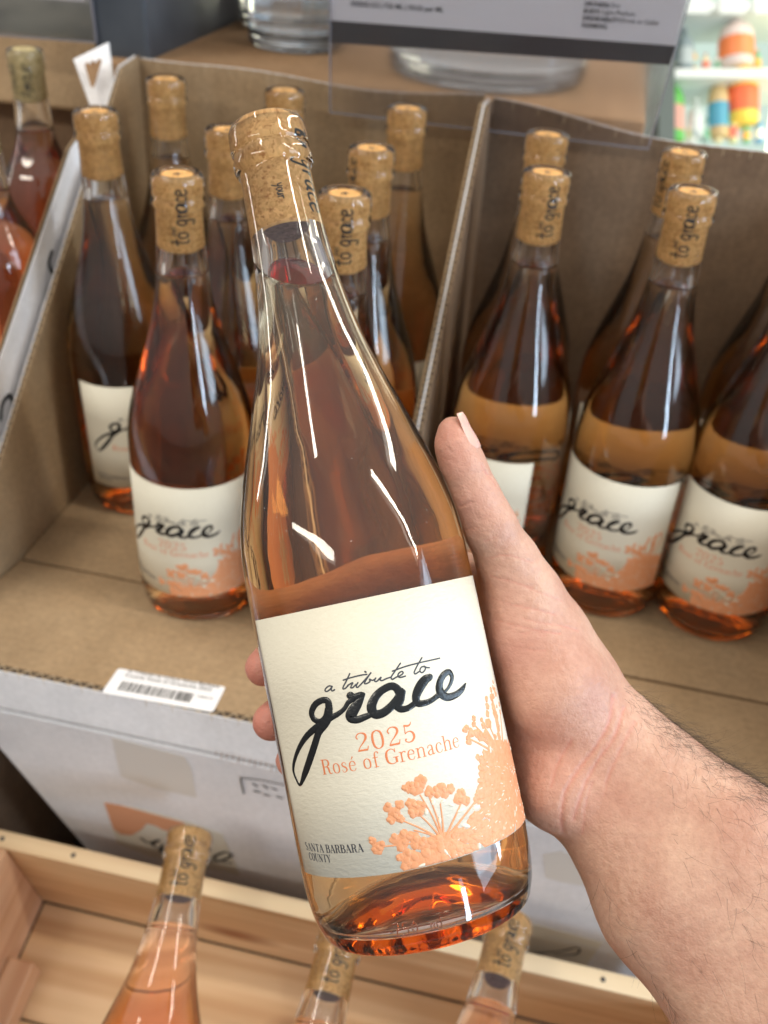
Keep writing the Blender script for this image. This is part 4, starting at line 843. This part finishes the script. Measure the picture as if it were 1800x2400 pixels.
plank('batten', (0.0005, -CD + .001, -CHt + .0005), (0.022, -0.05, -CHt + 0.022), M['wood_y'], 0.002)
for sx_, sy_ in ((0.0, -0.02), (0.0, -0.09), (CWd, -0.02), (CWd, -0.09)):
    V, Fc = lathe([(0.0001, 0.0), (0.0016, 0.0), (0.0018, 0.0004), (0.0010, 0.0009), (0.0001, 0.0010)], 12); o_ = mesh('nail_head', V, Fc, M['band'], crate, True); o_.location = (sx_ - bt_ * 0.5 if sx_ == 0 else sx_ + bt_ * 0.5, bt_ * 0.5, -0.0003) if sy_ == -0.02 else (sx_ + (0.05 if sx_ == 0 else -0.05), bt_ * 0.5, -0.0003)
def two_pt(pt, d1, p2, d2):
    a = atd(pt[0], pt[1], d1); b = atd(p2[0], p2[1], d2); ax = a - b; ax /= np.linalg.norm(ax)
    base = a - ax * 0.3; X = np.array([1.0, 0, 0]); X -= (X @ ax) * ax; X /= np.linalg.norm(X); Yv = np.cross(ax, X)
    return frame(base, X, Yv, ax)
cb = None
for i, (pt, d1, p2, d2, lab) in enumerate((((412, 1799), 0.655, (332, 2212), 0.585, 'pale rosé bottle leaning in the wooden crate, leftmost of its three'),
                               ((741, 2008), 0.650, (690, 2212), 0.61, 'pale rosé bottle leaning in the wooden crate, cork right under the held bottle base'),
                               ((1103, 1984), 0.655, (1052, 2212), 0.605, 'pale rosé bottle leaning in the wooden crate, below the forearm'))):
    m4 = two_pt(pt, d1, p2, d2)
    if cb is None: cb = bottle(lab, 'pale rosé bottles in the wooden crate', m4, 'wine_pale', level=0.240, with_label=False)
    else:
        o = copy_tree(cb); o.matrix_world = m4; o['label'] = lab

# ------------------------------------------------------------------ shelf, floor and the far shop
o = mesh('floor', [(-6, -4, -0.9), (6, -4, -0.9), (6, 9, -0.9), (-6, 9, -0.9)], [(0, 1, 2, 3)], mat('shop_floor', (0.16, 0.12, 0.10), 0.5)); o['kind'] = 'structure'
mb = MB(); mb.box((-0.9, -0.15, -0.365), (0.7, 1.3, -0.331)); sh_ = mb.build('display_shelf', mat('dark_shelf', (0.035, 0.03, 0.03), 0.5)); sh_.rotation_euler = (0, 0, BROT); tag(sh_, 'dark display shelf carrying the stacked cartons and crate', 'shelf')
# far shop: blurred shelves, bottles, bright window
FD = 2.2
def lit(name, col, st):
    m = bpy.data.materials.new(name); m.use_nodes = True; e_ = m.node_tree.nodes.new('ShaderNodeEmission'); e_.inputs[0].default_value = (*col, 1); e_.inputs[1].default_value = st
    m.node_tree.links.new(e_.outputs[0], m.node_tree.nodes['Material Output'].inputs[0]); return m
def fp(x, y, d=FD): return atd(x, y, d)
M['far_frame'] = mat('shelf_frame', (0.10, 0.13, 0.12), 0.4); M['far_white'] = mat('price_strip', (0.75, 0.8, 0.76), 0.5)
fz = fp(1560, 150)
fs = thing('bottle_shelf', 'bright glass fronted shelf unit far behind at the right', 'shelf', mat=frame(fz, Rt, Fw * 1.0, Up))
mb = MB(); mb.box((-0.16, 0.10, -0.45), (0.60, 0.13, 0.40)); mb.build('back_panel', lit('glowing_shelf_back', (0.80, 1.0, 0.88), 0.75), fs)  # panel glow added to brighten the far shelves
for k, z_ in enumerate((-0.235, -0.02, 0.125)):
    mb = MB(); mb.box((-0.16, -0.05, z_ - 0.02), (0.5, 0.099, z_)); mb.build('shelf_board', M['far_white'], fs)
for k in range(6):
    mb = MB(); mb.box((-0.10 + k * 0.075, -0.056, 0.095), (-0.045 + k * 0.075, -0.051, 0.14)); mb.build('price_tag', M['far_white'], fs)
mb = MB(); mb.box((-0.155, -0.055, -0.45), (-0.12, 0.095, 0.4)); mb.build('upright', M['far_frame'], fs)
win = bpy.data.materials.new('daylit_window'); win.use_nodes = True; em = win.node_tree.nodes.new('ShaderNodeEmission'); em.inputs[0].default_value = (1.0, 0.97, 0.72, 1); em.inputs[1].default_value = 3.0
win.node_tree.links.new(em.outputs[0], win.node_tree.nodes['Material Output'].inputs[0])
mb = MB(); mb.box((0.085, -0.10, -0.5), (0.62, -0.095, 0.5)); w_ = mb.build('window_pane', win); w_.matrix_world = frame(fz, Rt, Fw, Up); w_['kind'] = 'thing'; tag(w_, 'bright daylit window pane at the far right edge', 'window')
w_.matrix_world = frame(fz, Rt * math.cos(-.12) + Up * math.sin(-.12), Fw, -Rt * math.sin(-.12) + Up * math.cos(-.12))
def farbottle(lab, x, y0, y1, w, col, cap, group='packages on the far shelf'):
    a = fp(x, y0); b = fp(x, y1); h = np.linalg.norm(a - b); r = w / 2 * 1.085 / FPX * FD
    t = thing('drink_bottle', lab, 'bottle', mat=frame(b, Rt, Fw, Up), group=group)
    V, Fc = lathe([(r * .8, 0), (r, .03 * h), (r, .62 * h), (r * .85, .72 * h), (r * .35, .84 * h), (r * .33, .93 * h)], 20); mesh('body', V, Fc, col, t, True)
    V, Fc = lathe([(r * .40, .93 * h), (r * .40, h), (r * .3, h * 1.003)], 16); mesh('cap', V, Fc, cap, t, True)
    V, Fc = lathe([(r * 1.01, .15 * h), (r * 1.02, .16 * h), (r * 1.02, .5 * h), (r * 1.01, .51 * h)], 20); mesh('label', V, Fc, cap, t, True)
    return t
c = lambda n, *v: mat(n, v, 0.4)
farbottle('tall green bottle on the far shelf beside the sign holder', 1452, 160, 310, 50, c('far_green', .14, .55, .10), c('far_salmon', .75, .38, .30))
farbottle('amber bottle with blue cap on the far shelf', 1552, 155, 300, 44, c('far_amber', .62, .45, .22), c('far_blue', .08, .35, .50))
farbottle('yellow bottle with red cap on the far shelf', 1604, 120, 270, 66, c('far_yellow', .95, .66, .10), c('far_red', .90, .16, .06))
farbottle('pale pink bottle on the upper far shelf', 1590, 30, 150, 74, c('far_pink', .80, .66, .62), c('far_orange', .92, .25, .08))
farbottle('grey bottle on the upper far shelf', 1478, 60, 160, 40, c('far_pale', .25, .32, .34), c('far_grey', .45, .52, .52))
farbottle('clear silver can on the middle far shelf', 1503, 215, 300, 34, c('far_silver', .60, .66, .64), c('far_silver2', .70, .75, .72))

pal = [('white', .85, .85, .8), ('green', .2, .5, .3), ('orange', .9, .5, .1), ('blue', .15, .35, .6), ('red', .8, .2, .15), ('olive', .7, .7, .4), ('teal', .4, .55, .5), ('cream', .9, .8, .5)]; fr_ = random.Random(11)
for row, yb_, hh_ in (('top', 40, 36), ('middle', 150, 50), ('bottom', 305, 60)):
    cs = fr_.sample(pal, 8)
    for k in range(8):
        x = 1440 + 28 * k + fr_.uniform(-4, 4); farbottle('small %s drink on the %s row of the far shelf' % (cs[k][0], row), x, yb_ - hh_ * fr_.uniform(0.7, 1.1) + 4, yb_ + 4, fr_.uniform(16, 22), c('far_item', *cs[k][1:]), c('far_item_cap', *cs[(k + 3) % 8][1:]), group='crowded small drinks on the far shelf')

# ------------------------------------------------------------------ hand and forearm: smooth union of tapered bones, meshed by surface nets
def cpt(x, y, z): x *= 1.085; y *= 1.085; return np.array([(x - 900) / FPX * z, -(y - 1200) / FPX * z, z])   # camera frame, mm
Pm = PbC * 1000
def bc(phi, s, rad):
    a = math.radians(phi); return Pm + s * aC + rad * (math.sin(a) * xC + math.cos(a) * zC)
hstep = 1.3
lo = np.array([-58.0, -262.0, 268.0]); hi = np.array([232.0, 66.0, 452.0])
nn = ((hi - lo) / hstep).astype(int) + 1
gx, gy, gz = [lo[i] + hstep * np.arange(nn[i], dtype=np.float32) for i in range(3)]
def cap_sdf(a, b, ra, rb, X, Y, Z):
    a = a.astype(np.float32); b = b.astype(np.float32); d = b - a; dd = float(d @ d)
    t = np.clip(((X - a[0]) * d[0] + (Y - a[1]) * d[1] + (Z - a[2]) * d[2]) / dd, 0, 1)
    return np.sqrt((X - a[0] - t * d[0]) ** 2 + (Y - a[1] - t * d[1]) ** 2 + (Z - a[2] - t * d[2]) ** 2) - (ra + t * (rb - ra))
vol = np.full(tuple(nn), 30.0, dtype=np.float32)
def add(a, b, ra, rb, k=4.0):
    m = max(ra, rb) + 14
    l_ = np.minimum(a, b) - m; h_ = np.maximum(a, b) + m
    i0 = np.clip(((l_ - lo) / hstep).astype(int), 0, nn); i1 = np.clip(((h_ - lo) / hstep).astype(int) + 2, 0, nn)
    if (i1 <= i0).any(): return
    sl = tuple(slice(i0[i], i1[i]) for i in range(3))
    X = gx[sl[0]][:, None, None]; Y = gy[sl[1]][None, :, None]; Z = gz[sl[2]][None, None, :]
    d = cap_sdf(a, b, ra, rb, X, Y, Z); v = vol[sl]
    hh = np.clip(0.5 + 0.5 * (v - d) / k, 0, 1); vol[sl] = v + (d - v) * hh - k * hh * (1 - hh)
def chain(pts, k=4.0):
    for (a, ra), (b, rb) in zip(pts[:-1], pts[1:]): add(a, b, ra, rb, k)
# thumb
TH_ = [(cpt(978, 930, 364), 5.3), (cpt(984, 962, 364), 6.7), (cpt(1001, 1010, 365), 7.6), (cpt(1027, 1072, 366), 8.3), (cpt(1057, 1135, 368), 9.2), (cpt(1098, 1215, 372), 11.0), (cpt(1128, 1290, 376), 14.5), (cpt(1165, 1385, 380), 18.5), (cpt(1215, 1490, 382), 21.0), (cpt(1275, 1595, 382), 21.0)]
chain(TH_, 5)
# thenar fullness toward the viewer
add(cpt(1120, 1370, 374), cpt(1190, 1490, 372), 14, 17, 9); add(cpt(1190, 1490, 372), cpt(1250, 1580, 374), 17, 14, 9)
# forearm: paired tapered bones
C1 = (1306, 1650, 378); C2 = (1505, 1888, 362); C3 = (1760, 2150, 344); C4 = (2150, 2560, 320)
def off(c, dx, dy): return cpt(c[0] + dx, c[1] + dy, c[2])
px_, py_ = 0.73, -0.68
for c0, c1, r0, r1, o0, o1 in ((C1, C2, 17.5, 23.5, 62, 90), (C2, C3, 23.5, 29, 90, 110), (C3, C4, 29, 33, 110, 130)):
    for s_ in (-1, 0, 1): add(off(c0, s_ * px_ * o0, s_ * py_ * o0), off(c1, s_ * px_ * o1, s_ * py_ * o1), r0 + (1.5 if s_ == 0 else 0), r1 + (2 if s_ == 0 else 0), 9)
# palm: metacarpals from wrist to knuckles, behind the bottle
ks = [(146, 121, 53.5, 10.5), (148, 91, 54.5, 10.5), (148, 71, 54.5, 10.0), (146, 52, 53.5, 9.5)]
wr = [cpt(1285, 1560, 386), cpt(1270, 1615, 390), cpt(1255, 1675, 392), cpt(1245, 1715, 390)]
for (ph, s_, rd, r_), w0 in zip(ks, wr):
    mid = bc(108, min(s_, 112) * 0.9 + 3, 60.0)
    add(w0, mid, 15, 13.5, 10); add(mid, bc(ph, s_, rd), 13.5, r_ + 1, 9)
# heel of the hand (hypothenar)
add(cpt(1238, 1700, 384), bc(97, 33, 56), 15, 13.5, 10); add(bc(97, 33, 56), bc(128, 40, 54), 13.5, 11, 8)
add(cpt(1165, 1600, 386), cpt(1175, 1420, 388), 15, 15, 10)
# fingers round the back
FG = [
 [(146, 121, 53.5, 10.2), (176, 122, 52.5, 9.4), (202, 114, 52.0, 8.9), (224, 103, 51.2, 8.2), (240, 97.5, 50.2, 7.3)],
 [(148, 91, 54.5, 10.2), (178, 89, 52.5, 9.4), (206, 83, 52.0, 8.8), (225, 79.5, 51.2, 8.2), (242, 76.5, 50.2, 7.5)],
 [(148, 71, 54.5, 9.8), (178, 68, 52.0, 9.0), (204, 64, 51.6, 8.3), (220, 61, 50.6, 7.7), (233, 59.5, 49.8, 6.8)],
 [(146, 52, 53.5, 9.0), (172, 50, 51.0, 8.0), (194, 47, 50.4, 7.2), (212, 46, 49.8, 6.4)]]
for fg in FG: chain([(bc(p, s_, r), q) for p, s_, r, q in fg], 1.6)
# keep clear of the bottle
Xg = gx[:, None, None]; Yg = gy[None, :, None]; Zg = gz[None, None, :]
dx = Xg - Pm[0]; dy = Yg - Pm[1]; dz = Zg - Pm[2]
s_ = dx * aC[0] + dy * aC[1] + dz * aC[2]; rad = np.sqrt(np.maximum(dx * dx + dy * dy + dz * dz - s_ * s_, 0))
prof = [(q[0] * 1000, q[1] * 1000) for q in catmull(OUT[5:], 4)]
Rb = np.interp(s_, [p[0] for p in prof], [p[1] for p in prof]).astype(np.float32) + 0.35
db = np.where((s_ > -4) & (s_ < 300), Rb - rad, -20).astype(np.float32)
vol = np.maximum(vol, db)
del dx, dy, dz, s_, rad, db
# fold grooves across the wrist and palm: carved with thin capsules
def carve(pts, r, depth_k=1.6):
    global vol
    for a, b in zip(pts[:-1], pts[1:]):
        m = r + 6; l_ = np.minimum(a, b) - m; h_ = np.maximum(a, b) + m
        i0 = np.clip(((l_ - lo) / hstep).astype(int), 0, nn); i1 = np.clip(((h_ - lo) / hstep).astype(int) + 2, 0, nn); sl = tuple(slice(i0[i], i1[i]) for i in range(3))
        d = cap_sdf(a, b, r, r, gx[sl[0]][:, None, None], gy[sl[1]][None, :, None], gz[sl[2]][None, None, :]); v = vol[sl]
        hh = np.clip(0.5 - 0.5 * (v + d) / depth_k, 0, 1); vol[sl] = v + (-d - v) * hh + depth_k * hh * (1 - hh)
def surf(x, y, sink=0.0):
    """first hit of the sight line with the hand, in mm"""
    d = cpt(x, y, 1.0); 
    for z in np.arange(285, 445, 0.5):
        p = d * z; i = ((p - lo) / hstep).astype(int)
        if (i < 0).any() or (i >= nn - 1).any(): continue
        if vol[tuple(i)] < 0: return p + d / np.linalg.norm(d) * sink
    return None
CRS = []
def groove(px, r, sink, k=1.6):
    pts = [surf(x, y, sink) for x, y in px]; pts = [p for p in pts if p is not None]
    if len(pts) > 1: CRS.append((pts, r)); carve(pts, r, k)
#groove([(1322, 1505), (1316, 1555), (1288, 1610), (1250, 1660), (1220, 1712), (1212, 1765), (1216, 1790)], 1.9, -0.2, 2.2)
#groove([(1345, 1530), (1325, 1590), (1285, 1650), (1262, 1700), (1240, 1760)], 1.3, -0.2, 2.0)
#groove([(1372, 1560), (1340, 1620), (1310, 1680)], 1.0, -0.3, 1.8)

# ---- surface nets
def surface_nets(v, lo, h):
    ins = v < 0
    c = [ins[i:ins.shape[0] - 1 + i, j:ins.shape[1] - 1 + j, k:ins.shape[2] - 1 + k] for i in (0, 1) for j in (0, 1) for k in (0, 1)]
    sm = sum(x.astype(np.int8) for x in c); act = (sm > 0) & (sm < 8); idx = -np.ones(act.shape, dtype=np.int64)
    I = np.argwhere(act); idx[act] = np.arange(len(I))
    cv = np.stack([v[I[:, 0] + i, I[:, 1] + j, I[:, 2] + k] for i in (0, 1) for j in (0, 1) for k in (0, 1)], 1)
    off_ = np.array([(i, j, k) for i in (0, 1) for j in (0, 1) for k in (0, 1)], float)
    acc = np.zeros((len(I), 3)); cnt = np.zeros(len(I))
    for a in range(8):
        for b in range(a + 1, 8):
            if np.abs(off_[a] - off_[b]).sum() != 1: continue
            va, vb = cv[:, a], cv[:, b]; m = (va < 0) != (vb < 0); t = np.where(m, va / np.where(m, va - vb, 1), 0)
            acc += np.where(m[:, None], off_[a] + t[:, None] * (off_[b] - off_[a]), 0); cnt += m
    V = lo + h * (I + acc / cnt[:, None]); F_ = []
    for ax in range(3):
        a1, a2 = (ax + 1) % 3, (ax + 2) % 3
        s0 = [slice(None)] * 3; s1_ = [slice(None)] * 3; s0[ax] = slice(0, -1); s1_[ax] = slice(1, None)
        A, B = ins[tuple(s0)], ins[tuple(s1_)]
        E = np.argwhere(A != B); E = E[(E[:, a1] > 0) & (E[:, a2] > 0) & (E[:, a1] < ins.shape[a1] - 1) & (E[:, a2] < ins.shape[a2] - 1)]
        up = A[tuple(E.T)]
        q = []
        for d1, d2 in ((0, 0), (-1, 0), (-1, -1), (0, -1)):
            e_ = E.copy(); e_[:, a1] += d1; e_[:, a2] += d2; q.append(idx[tuple(e_.T)])
        q = np.stack(q, 1); q[~up] = q[~up][:, ::-1]; F_.append(q)
    return V, np.concatenate(F_)
V, Fq = surface_nets(vol, lo, hstep)
# smooth a little
ed = np.concatenate([Fq[:, [i, (i + 1) % 4]] for i in range(4)]); ed = np.concatenate([ed, ed[:, ::-1]])
for it in range(3):
    acc = np.zeros_like(V); cnt = np.zeros(len(V)); np.add.at(acc, ed[:, 0], V[ed[:, 1]]); np.add.at(cnt, ed[:, 0], 1); V = V * 0.45 + 0.55 * acc / np.maximum(cnt, 1)[:, None]
# keep the arm piece only (largest part of the mesh is one body by construction)
person = thing('person', 'bare right hand and hairy forearm of a person gripping the wine bottle from behind', 'person', loc=(0, 0, 0))
Vw = camw(V / 1000.0)
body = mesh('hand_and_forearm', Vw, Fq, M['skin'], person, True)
bm = bmesh.new(); bm.from_mesh(body.data); bmesh.ops.recalc_face_normals(bm, faces=bm.faces[:]); bmesh.ops.subdivide_edges(bm, edges=[e_ for e_ in bm.edges], cuts=1, use_grid_fill=True); bmesh.ops.smooth_vert(bm, verts=bm.verts[:], factor=0.5, use_axis_x=True, use_axis_y=True, use_axis_z=True)
bm.to_mesh(body.data); bm.free(); body.data.polygons.foreach_set('use_smooth', np.ones(len(body.data.polygons), dtype=bool))
# fine creases: push vertices in along short lines seen on the palm, thumb and wrist
me = body.data; co = np.empty(len(me.vertices) * 3); me.vertices.foreach_get('co', co); co = co.reshape(-1, 3); no = np.empty(len(me.vertices) * 3); me.vertices.foreach_get('normal', no); no = no.reshape(-1, 3)
rel = co - CP; dpt = rel @ Fw; pxy = np.stack([(900 + FPX * (rel @ Rt) / dpt) / 1.085, (1200 - FPX * (rel @ Up) / dpt) / 1.085], 1)
facing = (no * rel).sum(1) < 0
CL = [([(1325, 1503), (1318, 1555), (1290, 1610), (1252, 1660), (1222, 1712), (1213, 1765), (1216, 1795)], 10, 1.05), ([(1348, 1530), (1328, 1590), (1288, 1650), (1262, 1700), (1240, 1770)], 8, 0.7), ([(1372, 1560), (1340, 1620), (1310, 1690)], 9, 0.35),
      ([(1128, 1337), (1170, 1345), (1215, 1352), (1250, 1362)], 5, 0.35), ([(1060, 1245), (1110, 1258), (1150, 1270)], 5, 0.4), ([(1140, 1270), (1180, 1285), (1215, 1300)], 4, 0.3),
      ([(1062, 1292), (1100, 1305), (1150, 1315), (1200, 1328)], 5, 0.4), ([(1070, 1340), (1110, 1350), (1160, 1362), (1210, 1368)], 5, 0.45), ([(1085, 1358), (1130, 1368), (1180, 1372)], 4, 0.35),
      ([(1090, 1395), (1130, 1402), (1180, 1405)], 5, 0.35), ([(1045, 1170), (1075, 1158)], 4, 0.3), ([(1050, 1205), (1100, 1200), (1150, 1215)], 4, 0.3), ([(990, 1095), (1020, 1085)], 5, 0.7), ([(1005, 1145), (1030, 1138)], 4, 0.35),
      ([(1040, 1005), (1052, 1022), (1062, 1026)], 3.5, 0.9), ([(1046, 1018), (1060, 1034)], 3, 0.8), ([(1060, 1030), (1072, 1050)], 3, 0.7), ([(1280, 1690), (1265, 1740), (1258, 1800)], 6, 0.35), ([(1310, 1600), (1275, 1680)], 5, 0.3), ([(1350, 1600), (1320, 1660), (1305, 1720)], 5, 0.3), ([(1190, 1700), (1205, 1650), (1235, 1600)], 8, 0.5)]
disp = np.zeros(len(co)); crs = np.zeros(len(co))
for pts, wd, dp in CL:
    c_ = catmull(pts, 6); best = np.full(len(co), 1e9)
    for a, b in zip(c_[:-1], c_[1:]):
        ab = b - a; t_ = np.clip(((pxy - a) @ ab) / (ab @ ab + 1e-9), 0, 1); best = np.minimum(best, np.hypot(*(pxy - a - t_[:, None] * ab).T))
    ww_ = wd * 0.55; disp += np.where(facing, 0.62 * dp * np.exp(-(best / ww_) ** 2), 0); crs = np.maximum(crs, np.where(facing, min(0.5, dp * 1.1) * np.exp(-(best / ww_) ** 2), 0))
# low, uneven relief of muscle and tendon
for i in range(len(co)):
    if facing[i]: disp[i] += 0.35 * noise.noise(Vector(co[i]) * 70) + 0.12 * noise.noise(Vector(co[i]) * 260)
co2 = co - no * (disp / 1000.0)[:, None]; me.vertices.foreach_set('co', co2.ravel()); me.update()
# blood colour of fingertips, thumb pad and the fold of the palm (skin's own colour); creases also darkened with painted shade
fl_ = np.zeros(len(co))
for (cx_, cy_, cz_), r_, k_ in ((bc(243, 97, 52) , 17, .85), (bc(245, 77, 52), 17, .9), (bc(235, 60, 50), 15, .8), (cpt(965, 945, 358), 11, .50), (cpt(1090, 1480, 362), 26, .28), (cpt(1120, 1620, 372), 30, .40), (cpt(1005, 1090, 358), 13, .40), (cpt(975, 990, 357), 12, .45), (cpt(1070, 1400, 362), 20, .40), (cpt(1075, 1290, 364), 12, .3)):
    cw_ = camw(np.array([[cx_, cy_, cz_]]) / 1000)[0]; d_ = np.linalg.norm(co - cw_, axis=1) * 1000; fl_ = np.maximum(fl_, k_ * np.exp(-(d_ / r_) ** 2))
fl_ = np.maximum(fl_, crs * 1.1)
at_ = me.attributes.new('flush_and_shade', 'FLOAT', 'POINT'); at_.data.foreach_set('value', fl_.astype(np.float32))

# thumbnail, seen nearly edge-on
def nail_on(a_, b_, r0, r1, out, mid, l0, l1, spread, deg, lift=0.22):
    nv, nf = [], []; td = (b_ - a_) / np.linalg.norm(b_ - a_); tv = out - (out @ td) * td; tv /= np.linalg.norm(tv); tr = np.cross(td, tv); tr = tr if tr[0] > 0 else -tr
    for l_ in np.linspace(l0, l1, 9):
        rr = float(np.interp(l_, [0, 5.2, 13], [r0, r0 + 1.5, r1 + 0.2])); rr = rr if l_ > 0 else math.sqrt(max(5.0, r0 ** 2 - 0.36 * l_ * l_)); spn = spread * (1 - 0.5 * (max(0, l_ - l1 + 3) / 3) ** 2)
        for j in range(9):
            ps_ = math.radians(deg + spn * (j - 4) / 4); nv.append(camw(np.array([a_ + td * l_ + (rr + lift) * (math.sin(ps_) * tr + math.cos(ps_) * tv)]) / 1000)[0])
    for i in range(8):
        for j in range(8): nf.append((i * 9 + j, i * 9 + j + 1, (i + 1) * 9 + j + 1, (i + 1) * 9 + j))
    nail = mesh('fingernail', nv, nf, M['nail'], person, True); sm_ = nail.modifiers.new('thickness', 'SOLIDIFY'); sm_.thickness = 0.0004; ss_ = nail.modifiers.new('round', 'SUBSURF'); ss_.levels = 1; ss_.render_levels = 2
ta = cpt(978, 930, 364); nail_on(ta, cpt(1001, 1010, 365), 5.5, 7.7, -ta, 0, -5.6, 8.6, 44, 76, 0.62)

# arm hair
cu = bpy.data.curves.new('arm_hair', 'CURVE'); cu.dimensions = '3D'; cu.bevel_depth = 0.000042; cu.bevel_resolution = 0; cu.materials.append(M['hair'])
cand = np.where(facing)[0]; armdir = camw(np.array([cpt(1760, 2150, 344)]) / 1000)[0] - camw(np.array([cpt(1306, 1650, 378)]) / 1000)[0]; armdir /= np.linalg.norm(armdir)
ue = lambda x: np.interp(x, [1330, 1380, 1430, 1500, 1560, 1620, 1659, 1800], [1450, 1500, 1540, 1590, 1640, 1690, 1712, 1830])
le = lambda x: np.interp(x, [1240, 1300, 1350, 1400, 1480, 1560], [1830, 1920, 2010, 2110, 2212, 2330])
hr = random.Random(5); count = 0; tries = 0
allv = np.arange(len(co))
sel = pxy
ok = (sel[:, 0] > 1235) & (sel[:, 0] < 1720) & (sel[:, 1] > 1480) & (sel[:, 1] < 2260)
cand = np.where(ok)[0]
while count < 1500 and tries < 160000:
    tries += 1; i = cand[hr.randrange(len(cand))]; x, y = sel[i]; du = y - ue(x)
    p = 0.0
    if x > 1340: p = max(p, math.exp(-(max(du, 0) / 62) ** 2) * min(1, (x - 1340) / 130 + .15), 0.16 * math.exp(-(max(du, 0) / 300) ** 2) * min(1, max(0, (x - 1400) / 150)))
    dl = le(x) - y
    if 1280 < x < 1480 and abs(dl) < 14: p = max(p, 0.16)
    if hr.random() > p * 0.35: continue
    P0 = Vector(co2[i]); n_v = Vector(no[i]); d_v = (Vector(armdir) * (0.5 + hr.random()) + Vector([hr.uniform(-1, 1) for _ in range(3)]) * 0.75); d_v = (d_v - n_v * d_v.dot(n_v)).normalized(); ln = 0.006 + 0.011 * hr.random()
    curl = Vector([hr.uniform(-1, 1) for _ in range(3)]) * 0.6; d_ = (n_v * 0.55 + d_v * 0.8).normalized(); pts = [P0]
    for k in range(9): d_ = (d_ - n_v * 0.13 + curl * 0.30 + d_v * 0.04).normalized(); pts.append(pts[-1] + d_ * ln / 9)
    sp = cu.splines.new('POLY'); sp.points.add(len(pts) - 1)
    for k, q in enumerate(pts): sp.points[k].co = (*q, 1); sp.points[k].radius = 1.0 - 0.75 * k / 9
    count += 1
ho = bpy.data.objects.new('arm_hair', cu); COL.objects.link(ho); ho.parent = person; ho['kind'] = 'stuff'
print('hand verts', len(co), 'hairs', count)
